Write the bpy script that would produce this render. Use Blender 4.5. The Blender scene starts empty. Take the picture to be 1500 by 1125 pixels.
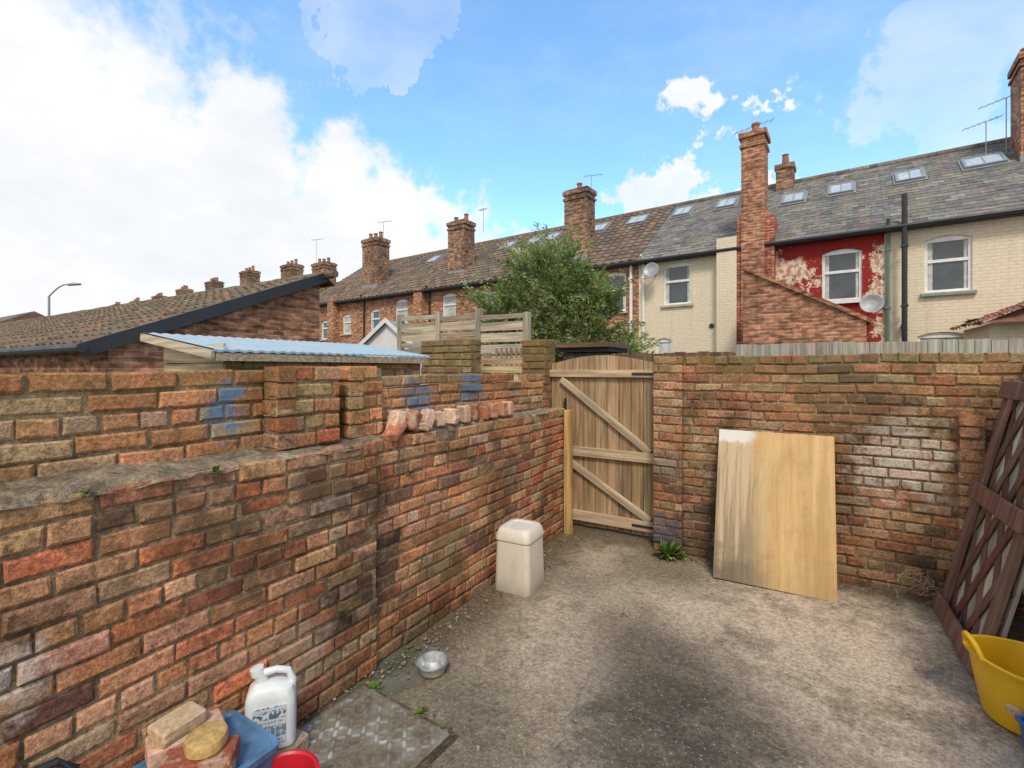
import bpy, bmesh, math, random
from mathutils import Vector, Matrix
R=random.Random(7)
rad=math.radians
scene=bpy.context.scene
scene.view_settings.view_transform='Standard'
try: scene.view_settings.look='None'
except Exception: pass
scene.view_settings.exposure=0

# ---------------------------------------------------------------- helpers
class MB:
    def __init__(s): s.v=[];s.f=[];s.m=[];s.c=[]
    def add(s,vs,fs,mat=0,col=(1,1,1),M=None):
        b=len(s.v)
        for p in vs:
            p=Vector(p)
            if M is not None: p=M@p
            s.v.append(p[:])
        for f in fs:
            s.f.append(tuple(i+b for i in f)); s.m.append(mat); s.c.append(col)
    def box(s,x0,x1,y0,y1,z0,z1,mat=0,col=(1,1,1),M=None):
        vs=[(x0,y0,z0),(x1,y0,z0),(x1,y1,z0),(x0,y1,z0),(x0,y0,z1),(x1,y0,z1),(x1,y1,z1),(x0,y1,z1)]
        s.add(vs,[(0,3,2,1),(4,5,6,7),(0,1,5,4),(1,2,6,5),(2,3,7,6),(3,0,4,7)],mat,col,M)
    def cbox(s,x0,x1,y0,y1,z0,z1,b=.004,mat=0,col=(1,1,1),M=None,jt=0):
        vs=[];idx={}
        X=[x0,x1];Y=[y0,y1];Z=[z0,z1]
        for i in (0,1):
            for j in (0,1):
                for k in (0,1):
                    sx=1-2*i;sy=1-2*j;sz=1-2*k
                    jj=[R.uniform(-jt,jt) for _ in range(3)] if jt else (0,0,0)
                    for a in range(3):
                        o=[b,b,b];o[a]=0
                        idx[(i,j,k,a)]=len(vs)
                        vs.append((X[i]+sx*o[0]+jj[0],Y[j]+sy*o[1]+jj[1],Z[k]+sz*o[2]+jj[2]))
        g=lambda i,j,k,a:idx[(i,j,k,a)]
        fs=[]
        for i in (0,1): fs.append((g(i,0,0,0),g(i,1,0,0),g(i,1,1,0),g(i,0,1,0)))
        for j in (0,1): fs.append((g(0,j,0,1),g(1,j,0,1),g(1,j,1,1),g(0,j,1,1)))
        for k in (0,1): fs.append((g(0,0,k,2),g(1,0,k,2),g(1,1,k,2),g(0,1,k,2)))
        for i in (0,1):
            for j in (0,1): fs.append((g(i,j,0,0),g(i,j,1,0),g(i,j,1,1),g(i,j,0,1)))
            for k in (0,1): fs.append((g(i,0,k,0),g(i,1,k,0),g(i,1,k,2),g(i,0,k,2)))
        for j in (0,1):
            for k in (0,1): fs.append((g(0,j,k,1),g(1,j,k,1),g(1,j,k,2),g(0,j,k,2)))
            for i in (0,1):
                for k in (0,1): fs.append((g(i,j,k,0),g(i,j,k,1),g(i,j,k,2)))
        s.add(vs,fs,mat,col,M)
    def tube(s,pts,r,n=8,mat=0,col=(1,1,1),M=None,caps=True):
        pts=[Vector(p) for p in pts]; rs=r if isinstance(r,(list,tuple)) else [r]*len(pts)
        vs=[];fs=[]
        for i,p in enumerate(pts):
            d=(pts[min(i+1,len(pts)-1)]-pts[max(i-1,0)]).normalized()
            up=Vector((0,0,1)) if abs(d.z)<.95 else Vector((1,0,0))
            a=d.cross(up).normalized(); b=d.cross(a).normalized()
            for k in range(n):
                t=2*math.pi*k/n
                vs.append(p+a*math.cos(t)*rs[i]+b*math.sin(t)*rs[i])
        for i in range(len(pts)-1):
            for k in range(n):
                fs.append((i*n+k,i*n+(k+1)%n,(i+1)*n+(k+1)%n,(i+1)*n+k))
        if caps: fs.append(tuple(range(n))[::-1]); fs.append(tuple((len(pts)-1)*n+k for k in range(n)))
        s.add(vs,fs,mat,col,M)
    def lathe(s,prof,n=32,mat=0,col=(1,1,1),M=None,fn=None):
        vs=[];fs=[]
        for (r,z) in prof:
            for k in range(n):
                t=2*math.pi*k/n
                p=(r*math.cos(t),r*math.sin(t),z)
                vs.append(fn(p,t) if fn else p)
        for i in range(len(prof)-1):
            for k in range(n):
                fs.append((i*n+k,i*n+(k+1)%n,(i+1)*n+(k+1)%n,(i+1)*n+k))
        if prof[0][0]>1e-4: fs.append(tuple(range(n))[::-1])
        if prof[-1][0]>1e-4: fs.append(tuple((len(prof)-1)*n+k for k in range(n)))
        s.add(vs,fs,mat,col,M)
    def loft(s,secs,mat=0,col=(1,1,1),M=None,k=6):
        vs=[];fs=[]
        for (z,w,d,r,ox,oy) in secs:
            ring=[]
            for (cx,cy,a0) in ((1,1,0),(-1,1,90),(-1,-1,180),(1,-1,270)):
                for j in range(k+1):
                    a=rad(a0+90*j/k)
                    ring.append((ox+cx*(w/2-r)+r*math.cos(a),oy+cy*(d/2-r)+r*math.sin(a),z))
            n=len(ring); vs+=ring
        for i in range(len(secs)-1):
            for j in range(n): fs.append((i*n+j,i*n+(j+1)%n,(i+1)*n+(j+1)%n,(i+1)*n+j))
        fs.append(tuple(range(n))[::-1]); fs.append(tuple((len(secs)-1)*n+j for j in range(n)))
        s.add(vs,fs,mat,col,M)
    def build(s,name,mats,parent=None,smooth=False,loc=None,rot=None):
        me=bpy.data.meshes.new(name); me.from_pydata(s.v,[],s.f)
        for m in mats: me.materials.append(m)
        me.polygons.foreach_set('material_index',s.m)
        at=me.color_attributes.new(name='Col',type='FLOAT_COLOR',domain='CORNER')
        arr=[]
        for f,c in zip(s.f,s.c): arr+= [c[0],c[1],c[2],1.0]*len(f)
        at.data.foreach_set('color',arr)
        if smooth:
            me.polygons.foreach_set('use_smooth',[True]*len(me.polygons))
            try: me.set_sharp_from_angle(angle=rad(38))
            except Exception: pass
        me.update()
        ob=bpy.data.objects.new(name,me); scene.collection.objects.link(ob)
        if parent: ob.parent=parent
        if loc is not None: ob.location=loc
        if rot is not None: ob.rotation_euler=rot
        return ob
def empty(name,loc=(0,0,0),rot=(0,0,0)):
    e=bpy.data.objects.new(name,None); e.location=loc; e.rotation_euler=rot; e.empty_display_size=.2
    scene.collection.objects.link(e); return e
def jit(c,a=.12):
    k=1+R.uniform(-a,a)
    return tuple(max(.005,x*k*(1+R.uniform(-a*.35,a*.35))) for x in c)

# ---------------------------------------------------------------- node helper
class G:
    def __init__(s,name):
        s.mat=bpy.data.materials.new(name); s.mat.use_nodes=True
        s.nt=s.mat.node_tree; s.nt.nodes.clear(); s.setup()
    def setup(s):
        s.out=s.nt.nodes.new('ShaderNodeOutputMaterial')
        s.b=s.nt.nodes.new('ShaderNodeBsdfPrincipled'); s.nt.links.new(s.b.outputs[0],s.out.inputs[0])
        s.pos=s.nt.nodes.new('ShaderNodeNewGeometry').outputs['Position']
        tc=s.nt.nodes.new('ShaderNodeTexCoord'); s.obj=tc.outputs['Object']; s.nrm=tc.outputs['Normal']
    def put(s,sock,v):
        if isinstance(v,bpy.types.NodeSocket): s.nt.links.new(v,sock)
        else:
            if isinstance(v,(tuple,list)) and len(v)==3 and sock.type=='RGBA': v=(*v,1)
            sock.default_value=v
    def attr(s,n='Col'):
        a=s.nt.nodes.new('ShaderNodeAttribute'); a.attribute_name=n; return a.outputs['Color']
    def math(s,op,a,b=0.0,c=None,clamp=False):
        n=s.nt.nodes.new('ShaderNodeMath'); n.operation=op; n.use_clamp=clamp
        s.put(n.inputs[0],a); s.put(n.inputs[1],b)
        if c is not None: s.put(n.inputs[2],c)
        return n.outputs[0]
    def vop(s,op,v,m,o=0):
        n=s.nt.nodes.new('ShaderNodeVectorMath'); n.operation=op; s.put(n.inputs[0],v); s.put(n.inputs[1],m); return n.outputs[o]
    def vmul(s,v,m): return s.vop('MULTIPLY',v,m)
    def vadd(s,v,m): return s.vop('ADD',v,m)
    def dist(s,v,c): return s.vop('DISTANCE',v,c,1)
    def dot(s,v,c): return s.vop('DOT_PRODUCT',v,c,1)
    def noise(s,v,scale,detail=4,rough=.55,dist=0,color=False):
        n=s.nt.nodes.new('ShaderNodeTexNoise'); s.put(n.inputs['Vector'],v); n.inputs['Scale'].default_value=scale
        n.inputs['Detail'].default_value=detail; n.inputs['Roughness'].default_value=rough; n.inputs['Distortion'].default_value=dist
        return n.outputs['Color' if color else 'Fac']
    def vor(s,v,scale,feature='F1',out='Distance'):
        n=s.nt.nodes.new('ShaderNodeTexVoronoi'); n.feature=feature; s.put(n.inputs['Vector'],v); n.inputs['Scale'].default_value=scale
        return n.outputs[out]
    def mr(s,v,a,b,c=0.0,d=1.0,smooth=True):
        n=s.nt.nodes.new('ShaderNodeMapRange'); n.interpolation_type='SMOOTHSTEP' if smooth else 'LINEAR'
        s.put(n.inputs[0],v)
        for i,x in enumerate((a,b,c,d)): s.put(n.inputs[i+1],x)
        return n.outputs[0]
    def mix(s,f,a,b,mode='MIX'):
        n=s.nt.nodes.new('ShaderNodeMixRGB'); n.blend_type=mode
        s.put(n.inputs[0],f); s.put(n.inputs[1],a); s.put(n.inputs[2],b); return n.outputs[0]
    def scale(s,c,f):
        n=s.nt.nodes.new('ShaderNodeVectorMath'); n.operation='SCALE'; s.put(n.inputs[0],c); s.put(n.inputs['Scale'],f); return n.outputs[0]
    def sep(s,v):
        n=s.nt.nodes.new('ShaderNodeSeparateXYZ'); s.put(n.inputs[0],v); return n.outputs
    def comb(s,x,y,z=0.0):
        n=s.nt.nodes.new('ShaderNodeCombineXYZ'); s.put(n.inputs[0],x); s.put(n.inputs[1],y); s.put(n.inputs[2],z); return n.outputs[0]
    def bump(s,h,strength=.5,d=.01,normal=None):
        n=s.nt.nodes.new('ShaderNodeBump'); n.inputs['Strength'].default_value=strength; n.inputs['Distance'].default_value=d
        s.put(n.inputs['Height'],h)
        if normal is not None: s.put(n.inputs['Normal'],normal)
        return n.outputs[0]
    def blob(s,c,r,k=.5,nz=None,edge=.5):
        d=s.math('DIVIDE',s.dist(s.pos,c),r)
        if nz is not None: d=s.math('ADD',d,s.math('MULTIPLY',s.math('SUBTRACT',nz,.5),k))
        return s.mr(d,1-edge,1.0,1.0,0.0)
    def fin(s,col,rough=.85,normal=None,spec=.3,metal=0.0):
        s.put(s.b.inputs['Base Color'],col); s.put(s.b.inputs['Roughness'],rough)
        s.b.inputs['Specular IOR Level'].default_value=spec; s.put(s.b.inputs['Metallic'],metal)
        if normal is not None: s.put(s.b.inputs['Normal'],normal)
        return s.mat

def mat_brick(name,mortarc=(.36,.29,.21),is_mortar=False,paints=[],dirt=.5,moss=None,mossr=.35,mossa=.6):
    g=G(name)
    n1=g.noise(g.pos,55,4,.7); n2=g.noise(g.pos,11,5,.65); n3=g.noise(g.pos,1.7,5,.65); n4=g.noise(g.pos,190,2,.6)
    col=mortarc if is_mortar else g.attr()
    if is_mortar:
        col=g.mix(g.mr(n2,.35,.65),mortarc,tuple(x*.55 for x in mortarc))
    col=g.scale(col,g.mr(n1,.25,.75,.55,1.42))
    col=g.scale(col,g.mr(n4,.3,.7,.8,1.17))
    if not is_mortar:
        col=g.mix(g.math('MULTIPLY',g.mr(n2,.5,.68),.30),col,(.42,.27,.15))
        n5=g.noise(g.vadd(g.pos,(9,4,2)),15,5,.78)
        col=g.mix(g.math('MULTIPLY',g.mr(n5,.54,.67),.68),col,(.075,.045,.028))
        n6=g.noise(g.vadd(g.pos,(2,7,5)),4,6,.78)
        col=g.mix(g.math('MULTIPLY',g.mr(n6,.60,.72),.18),col,(.52,.38,.25))
    n7=g.noise(g.vadd(g.pos,(6,1,3)),2.8,6,.75)
    col=g.mix(g.math('MULTIPLY',g.mr(n7,.52,.64),.52),col,(.09,.065,.037))
    col=g.scale(col,g.mr(n3,.36,.6,1-dirt*.8,1.12))
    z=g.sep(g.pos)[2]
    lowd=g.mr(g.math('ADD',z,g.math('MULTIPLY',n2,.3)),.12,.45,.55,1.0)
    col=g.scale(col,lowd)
    if moss:
        m=g.mr(g.math('ADD',z,g.math('MULTIPLY',g.math('SUBTRACT',n7,.5),1.1)),moss-mossr,moss+.05)
        col=g.mix(g.math('MULTIPLY',m,mossa),col,(.17,.14,.05))
    for (c,r,pc,a) in paints:
        col=g.mix(g.math('MULTIPLY',g.math('MULTIPLY',g.blob(c,r,2.6,n2,.7),a),g.mr(n1,.35,.55,.4,1.0)),col,pc)
    h=g.math('ADD',g.math('MULTIPLY',n1,.8),g.math('ADD',g.math('MULTIPLY',n4,.35),g.math('MULTIPLY',n2,.9)))
    return g.fin(col,.95,g.bump(h,.72,.012),.12)

def boxuv(g):
    p=g.sep(g.obj); n=g.sep(g.nrm)
    f=g.math('GREATER_THAN',g.math('ABSOLUTE',n[0]),g.math('ABSOLUTE',n[1]))
    u=g.math('ADD',g.math('MULTIPLY',p[0],g.math('SUBTRACT',1.0,f)),g.math('MULTIPLY',p[1],f))
    return g.comb(u,p[2],0.0)
def mat_bricktex(name,c1,c2,mortar,dirt=.35,peel=None,paint=None):
    g=G(name); uv=boxuv(g)
    n=g.nt.nodes.new('ShaderNodeTexBrick'); g.put(n.inputs['Vector'],uv)
    n.inputs['Scale'].default_value=1; n.inputs['Mortar Size'].default_value=.007; n.inputs['Brick Width'].default_value=.225
    n.inputs['Row Height'].default_value=.075; n.inputs['Mortar Smooth'].default_value=.3; n.inputs['Bias'].default_value=0
    g.put(n.inputs['Color1'],c1); g.put(n.inputs['Color2'],c2); g.put(n.inputs['Mortar'],mortar)
    n1=g.noise(g.obj,9,4,.65); n2=g.noise(g.obj,1.3,5,.65)
    col=n.outputs['Color']
    bs=g.noise(g.vmul(uv,(4.4,13.3,1)),1.0,1,.5)
    col=g.scale(col,g.mr(bs,.3,.7,.55,1.5))
    col=g.scale(col,g.mr(n1,.3,.7,.78,1.22))
    if paint is not None:
        pc=g.scale(g.mix(g.mr(n2,.35,.65),paint,tuple(x*.88 for x in paint)),g.mr(n1,.3,.7,.95,1.04))
        pc=g.scale(pc,g.mr(n.outputs['Fac'],0,1,1.0,.88))
        if peel is None:
            st=g.noise(g.vmul(g.obj,(3.5,3.5,.5)),1.0,5,.7)
            pc=g.mix(g.math('MULTIPLY',g.mr(st,.54,.74),.4),pc,(.44,.34,.2))
            k=g.mr(g.noise(g.obj,6,5,.7),.68,.72)
            col=g.mix(k,pc,col)
        else:
            np_=g.noise(g.obj,2.2,6,.75)
            bandx=g.sep(g.obj)[0]; bz=g.sep(g.obj)[2]
            side=g.math('ADD',g.mr(bandx,-3.85,-4.15,0,.13),g.mr(bandx,-2.75,-2.5,0,.14))
            side=g.math('SUBTRACT',side,g.mr(bz,4.45,4.8,0,.14))
            side=g.math('SUBTRACT',side,g.mr(bz,3.5,3.1,0,.05))
            mk=g.mr(g.math('ADD',np_,side),.56,.58)
            mk2=g.mr(g.math('ADD',g.noise(g.vadd(g.obj,(3,3,3)),4.2,6,.75),side),.63,.65)
            pw=g.mix(g.mr(n1,.48,.54),(.72,.62,.48),(.50,.26,.17))
            col=g.mix(g.math('MAXIMUM',mk,mk2),pc,pw)
    col=g.scale(col,g.mr(n2,.35,.65,1-dirt,1.08))
    return g.fin(col,.9,g.bump(g.math('ADD',g.math('MULTIPLY',n.outputs['Fac'],-1.0),g.math('MULTIPLY',n1,.5)),.6,.01),.15)
def mat_attr(name,rough=.8,nscale=20,amp=.25,moss=None,mossc=(.1,.1,.04),mossamt=.5,bump=.4,spec=.3,msc=1.5):
    g=G(name); n=g.noise(g.obj,nscale,4,.65)
    col=g.scale(g.attr(),g.mr(n,.25,.75,1-amp,1+amp))
    if moss:
        n2=g.noise(g.obj,msc,5,.7)
        col=g.mix(g.math('MULTIPLY',g.mr(n2,moss,moss+.16),mossamt),col,mossc)
    return g.fin(col,rough,g.bump(n,bump,.006),spec)
def mat_wood(name,axis=2,tint=1.0,stain=(.08,.06,.04),amt=.5,rough=.8):
    g=G(name); sc=[34,34,34]; sc[axis]=1.6
    gr=g.noise(g.vmul(g.obj,tuple(sc)),1.0,5,.65,.3); sc2=[7,7,7]; sc2[axis]=.9
    g2=g.noise(g.vmul(g.obj,tuple(sc2)),1.0,4,.6,.2)
    col=g.scale(g.attr(),g.mr(gr,.3,.7,.6*tint,1.3*tint))
    col=g.mix(g.math('MULTIPLY',g.mr(g2,.5,.72),amt),col,stain)
    return g.fin(col,rough,g.bump(gr,.45,.004),.25)
def mat_plain(name,c,rough=.5,metal=0,spec=.5,amp=.08,ns=12,bump=.05):
    g=G(name); n=g.noise(g.obj,ns,4,.6); n2=g.noise(g.obj,ns*.2,3,.6)
    col=g.scale(g.scale(c,g.mr(n,.3,.7,1-amp,1+amp)),g.mr(n2,.3,.7,1-amp,1+amp*.4))
    return g.fin(col,g.mr(n2,.3,.7,rough*.85,min(1,rough*1.2)),g.bump(n,bump,.003) if bump else None,spec,metal)

BLUE=(.09,.21,.34)
# ---------------------------------------------------------------- materials
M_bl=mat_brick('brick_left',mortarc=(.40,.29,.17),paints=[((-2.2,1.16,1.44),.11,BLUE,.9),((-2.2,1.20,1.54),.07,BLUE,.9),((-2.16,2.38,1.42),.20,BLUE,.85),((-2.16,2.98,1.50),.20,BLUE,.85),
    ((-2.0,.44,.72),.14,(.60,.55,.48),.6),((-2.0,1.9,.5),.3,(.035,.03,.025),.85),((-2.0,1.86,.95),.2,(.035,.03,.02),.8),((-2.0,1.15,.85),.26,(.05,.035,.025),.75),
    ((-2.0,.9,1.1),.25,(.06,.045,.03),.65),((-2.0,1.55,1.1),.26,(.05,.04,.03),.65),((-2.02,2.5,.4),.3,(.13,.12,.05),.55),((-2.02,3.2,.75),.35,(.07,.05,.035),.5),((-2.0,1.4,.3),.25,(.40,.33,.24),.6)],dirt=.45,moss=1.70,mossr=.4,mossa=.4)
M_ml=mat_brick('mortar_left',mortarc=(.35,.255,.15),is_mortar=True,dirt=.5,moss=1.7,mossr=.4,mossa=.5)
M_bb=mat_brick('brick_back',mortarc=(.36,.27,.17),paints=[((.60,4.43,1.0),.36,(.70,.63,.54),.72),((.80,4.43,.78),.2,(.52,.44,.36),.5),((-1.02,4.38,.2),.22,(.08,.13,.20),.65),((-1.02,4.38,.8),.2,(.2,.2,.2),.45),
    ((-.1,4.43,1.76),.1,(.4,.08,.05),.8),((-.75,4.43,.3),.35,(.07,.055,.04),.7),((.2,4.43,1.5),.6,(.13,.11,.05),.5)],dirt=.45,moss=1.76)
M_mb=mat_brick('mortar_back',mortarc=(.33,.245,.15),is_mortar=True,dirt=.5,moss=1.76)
M_bt_red=mat_bricktex('brick_facade_red',(.46,.22,.115),(.36,.165,.09),(.43,.34,.24),dirt=.25)
M_bt_out=mat_bricktex('brick_outhouse',(.40,.175,.095),(.23,.10,.06),(.37,.28,.19),dirt=.3)
M_bt_chim=mat_bricktex('brick_chimney',(.38,.21,.13),(.21,.125,.085),(.36,.28,.2),dirt=.45)
M_bt_ext=mat_bricktex('brick_extension',(.43,.19,.105),(.32,.135,.08),(.43,.34,.24))
M_cream=mat_bricktex('brick_painted_cream',(.45,.3,.2),(.4,.22,.15),(.4,.34,.26),paint=(.80,.69,.51),dirt=.08)
M_redp=mat_bricktex('brick_painted_red',(.45,.3,.2),(.4,.22,.15),(.4,.34,.26),paint=(.33,.035,.03),peel=1,dirt=.15)
M_slate=mat_attr('roof_slate',.9,7,.3,moss=.48,mossc=(.25,.215,.15),mossamt=.5,bump=.3,spec=.15)
M_tile=mat_attr('roof_tile',.9,9,.3,moss=.5,mossc=(.18,.15,.10),mossamt=.6,bump=.5,spec=.15)
M_pant=mat_attr('roof_pantile_mossy',.95,14,.4,moss=.44,mossc=(.145,.13,.08),mossamt=.75,bump=.8,msc=4,spec=.1)
M_white=mat_plain('white_upvc',(.78,.77,.74),.4)
M_dark=mat_plain('black_plastic',(.025,.025,.027),.5)
M_grey=mat_plain('grey_metal',(.32,.33,.33),.5,.3)
M_rend=mat_plain('cement_render',(.5,.45,.37),.9,ns=5,amp=.2,bump=.4)
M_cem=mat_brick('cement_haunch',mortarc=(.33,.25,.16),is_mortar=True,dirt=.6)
M_glass=mat_plain('window_glass',(.045,.055,.06),.06,spec=1.0,bump=0,amp=.3,ns=3)
M_curt=mat_plain('net_curtain',(.5,.5,.47),.8,ns=8,amp=.2)
M_pot=mat_plain('terracotta_pot',(.36,.15,.08),.85,amp=.25)
M_woodv=mat_wood('wood_vertical_grain',2)
M_woodh=mat_wood('wood_horizontal_grain',0)

# ---------------------------------------------------------------- brick panel with individual bricks
def pick(pal):
    t=R.random()*sum(p[0] for p in pal)
    for w,c in pal:
        t-=w
        if t<=0: return c
    return pal[-1][1]
def bricks(mb,o,ud,nd,L,z0,z1,n,pal,thick=.21,ragged=0,phase=0,skip=None,mort=True):
    o=Vector(o);ud=Vector(ud);nd=Vector(nd);zv=Vector((0,0,1))
    pitch=(z1-z0)/n
    ph=R.uniform(0,6)
    def wob(x,z): return (.004*math.sin(x*2.3+ph+z)+.0025*math.sin(x*6.1+ph*2))*min(1,(z-z0)*6)
    def bow(x): return .006*math.sin(x*1.9+ph)
    for i in range(n):
        hd=((i+phase)%4==2); bl=.1025 if hd else .218
        x=-((i%2)*.114 + (.05 if hd else 0)+R.uniform(0,.03))
        while x<L:
            l=bl+R.uniform(-.009,.009); g1=R.uniform(.007,.016)
            a=max(x,0);b=min(x+l,L); x+=l+g1
            if b-a<.03: continue
            jz=R.uniform(-.002,.002)
            zb=z0+i*pitch+.0055+jz+R.uniform(0,.003); zt=z0+(i+1)*pitch-.0055+jz-R.uniform(0,.003)
            if i==n-1: zt+=.004
            if i==n-1 and ragged and R.random()<ragged: continue
            if skip and skip((a+b)/2,(zb+zt)/2): continue
            d=R.gauss(0,.0035); c=jit(pick(pal),.22)
            if R.random()<.06: d-=R.uniform(.002,.006); c=tuple(q*.8 for q in c)
            ins=.006
            def P(u,z,k): return o+ud*u+zv*(z+wob(u,z))+nd*(k+bow(u))
            j=lambda s=.0035:R.uniform(-s,s)
            ca=[(a,zb),(b,zb),(b,zt),(a,zt)]
            cs=[(u+j(),z+j()) for u,z in ca]
            back=[P(u,z,-.1) for u,z in cs]
            rim=[P(u,z,d-.006) for u,z in cs]
            sg=[(1,1),(-1,1),(-1,-1),(1,-1)]
            fr=[P(u+s1*(ins+abs(j(.005))+(.012 if R.random()<.05 else 0)),z+s2*(ins+abs(j(.004))),d+j(.002)) for (u,z),(s1,s2) in zip(cs,sg)]
            fs=[(8,9,10,11)]
            for k in range(4):
                k2=(k+1)%4
                fs.append((k,k2,4+k2,4+k)); fs.append((4+k,4+k2,8+k2,8+k))
            mb.add(back+rim+fr,fs,0,c)
    if mort:
        seg=max(1,int(L/.12))
        for s in range(seg):
            u0=.004+(L-.008)*s/seg;u1=.004+(L-.008)*(s+1)/seg
            zt=z1-.012-(pitch if ragged else 0)
            q=[]
            for u in (u0,u1):
                for k in (-.011,-thick):
                    for z in (z0,zt):
                        q.append(o+ud*u+nd*(k+(bow(u) if k>-.05 else 0))+zv*(z+wob(u,z)))
            fs=[(0,4,5,1),(2,3,7,6),(1,5,7,3)]
            if s==0: fs.append((0,1,3,2))
            if s==seg-1: fs.append((4,6,7,5))
            mb.add(q,fs,1,(1,1,1))
PL=[(5,(.49,.215,.10)),(3,(.45,.25,.13)),(3,(.52,.275,.145)),(2,(.40,.155,.08)),(.8,(.19,.10,.065)),(2.2,(.42,.28,.16)),(1.6,(.50,.17,.075)),(.6,(.49,.33,.22)),(1,(.56,.29,.17))]
PU=[(4,(.55,.26,.115)),(3,(.51,.225,.10)),(2.2,(.47,.28,.145)),(1.2,(.40,.26,.145)),(1.2,(.54,.18,.08))]
PB=[(4,(.38,.18,.09)),(3,(.35,.205,.11)),(2,(.44,.205,.105)),(2.4,(.40,.275,.155)),(1.0,(.18,.10,.065)),(1.5,(.32,.135,.075)),(1.2,(.48,.255,.14))]
X=Vector((1,0,0));Y=Vector((0,1,0))
w=MB()
bricks(w,(-1.99,-.8,0),Y,X,2.67,0,1.25,16,PL,thick=.3)
bricks(w,(-2.02,1.87,0),Y,X,2.53,0,1.25,16,PL,thick=.3,phase=1,skip=lambda x,z:z>1.18 and R.random()<.12)
bricks(w,(-2.20,-.8,0),Y,X,2.62,1.262,1.64,5,PU,thick=.21)
bricks(w,(-2.16,2.02,0),Y,X,2.16,1.262,1.605,5,PU,thick=.21,ragged=.1)
bricks(w,(-2.09,1.35,0),Y,X,.36,1.262,1.665,5,PU,thick=.11,phase=1)
bricks(w,(-2.09,1.35,0),-X,-Y,.11,1.262,1.66,5,PU,thick=.05,mort=False)
bricks(w,(-2.115,1.79,0),Y,X,.25,1.262,1.665,5,PU,thick=.2,phase=1)
bricks(w,(-2.115,1.79,0),-X,-Y,.1,1.262,1.66,5,PU,thick=.05,mort=False)
N=100
vs=[];fs=[]
for i in range(N+1):
    y=-.8+4.9*i/N
    fx=-1.985 if y<1.87 else -2.02
    wv=.008*math.sin(y*3)+.006*math.sin(y*11)
    vs+= [(fx+R.uniform(-.016,.004),y,1.236+R.uniform(-.009,.006)),(fx-.035+R.uniform(-.01,.01),y,1.258+wv+R.uniform(-.006,.006)),(fx-.12,y,1.266+wv+R.uniform(-.01,.01)),(-2.24,y,1.285+wv)]
for i in range(N):
    for k in range(3): fs.append((i*4+k,(i+1)*4+k,(i+1)*4+k+1,i*4+k+1))
w.add(vs,fs,2)
left=w.build('brick_boundary_wall',[M_bl,M_ml,M_cem])

w=MB()
bricks(w,(-.90,4.43,0),X,-Y,2.16,0,1.76,23,PB,thick=.21)
bricks(w,(-1.145,4.38,0),X,-Y,.25,0,1.765,23,PB,thick=.27,phase=1)
bricks(w,(-.895,4.38,0),Y,X,.05,0,1.765,23,PB,thick=.03,mort=False)
bricks(w,(.93,4.36,0),X,-Y,.13,0,1.33,17,PB,thick=.1)
bricks(w,(.93,4.43,0),-Y,-X,.07,0,1.33,17,PB,thick=.02,mort=False)
w.build('brick_garden_wall',[M_bb,M_mb])
w=MB()
bricks(w,(1.26,1.0,0),Y,-X,3.43,0,1.70,22,PB,thick=.21)
w.build('brick_side_wall',[M_bb,M_mb])
w=MB()
bricks(w,(-2.56,4.45,0),X,-Y,.28,0,1.96,25,PB,thick=.25)
bricks(w,(-2.28,4.45,0),Y,X,.25,0,1.96,25,PB,thick=.1,mort=False)
w.build('brick_gate_pillar',[M_bb,M_mb])
w=MB()
PY=[(3,(.42,.28,.15)),(2,(.37,.21,.11)),(1,(.31,.17,.10)),(1,(.46,.33,.19))]
bricks(w,(-3.85,4.3,0),X,-Y,.72,0.6,1.98,18,PY,thick=.21)
bricks(w,(-3.13,4.3,0),Y,X,.21,0.6,1.98,18,PY,thick=.1,mort=False)
w.box(-3.84,-3.15,4.31,4.5,0,.62,1)
w.build('brick_neighbour_wall',[M_bb,M_mb])

def rough_brick(mb,sx,sy,sz,M,col,j=.0015,seg=5,broken=0,b=.008):
    bm=bmesh.new(); bmesh.ops.create_cube(bm,size=1)
    bmesh.ops.scale(bm,vec=(sx,sy,sz),verts=bm.verts)
    bmesh.ops.bevel(bm,geom=bm.edges[:],offset=b,segments=1,affect='EDGES')
    bmesh.ops.triangulate(bm,faces=bm.faces)
    bmesh.ops.subdivide_edges(bm,edges=[e for e in bm.edges if e.calc_length()>.04],cuts=2)
    bmesh.ops.triangulate(bm,faces=bm.faces)
    f1=R.uniform(0,6)
    vs=[]
    for v in bm.verts:
        p=v.co
        q=Vector((p.x,p.y,p.z))
        if broken and q.z>0: q.z-= broken*abs(math.sin(q.y*30+f1))*(.4+R.random()*.6)
        if broken and q.x>0: q.x-= broken*.5*abs(math.sin(q.z*40+f1))
        vs.append(M@Vector((q.x+R.uniform(-j,j),q.y+R.uniform(-j,j),q.z+R.uniform(-j,j))))
    bm.verts.index_update()
    fs=[tuple(v.index for v in f.verts) for f in bm.faces]; bm.free()
    mb.add(vs,fs,0,col)
g=G('loose_brick'); n1=g.noise(g.obj,40,4,.7); n2=g.noise(g.obj,13,4,.7)
c=g.scale(g.attr(),g.mr(n1,.3,.7,.75,1.25)); c=g.mix(g.math('MULTIPLY',g.mr(n2,.52,.62),.5),c,(.52,.42,.31))
M_lb=g.fin(c,.95,g.bump(g.math('ADD',n1,n2),.6,.008),.1)
LB=[(.56,.33,.21),(.58,.38,.25),(.46,.20,.11),(.52,.26,.14),(.60,.43,.30),(.40,.15,.08)]
w=MB()
y=2.10
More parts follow.
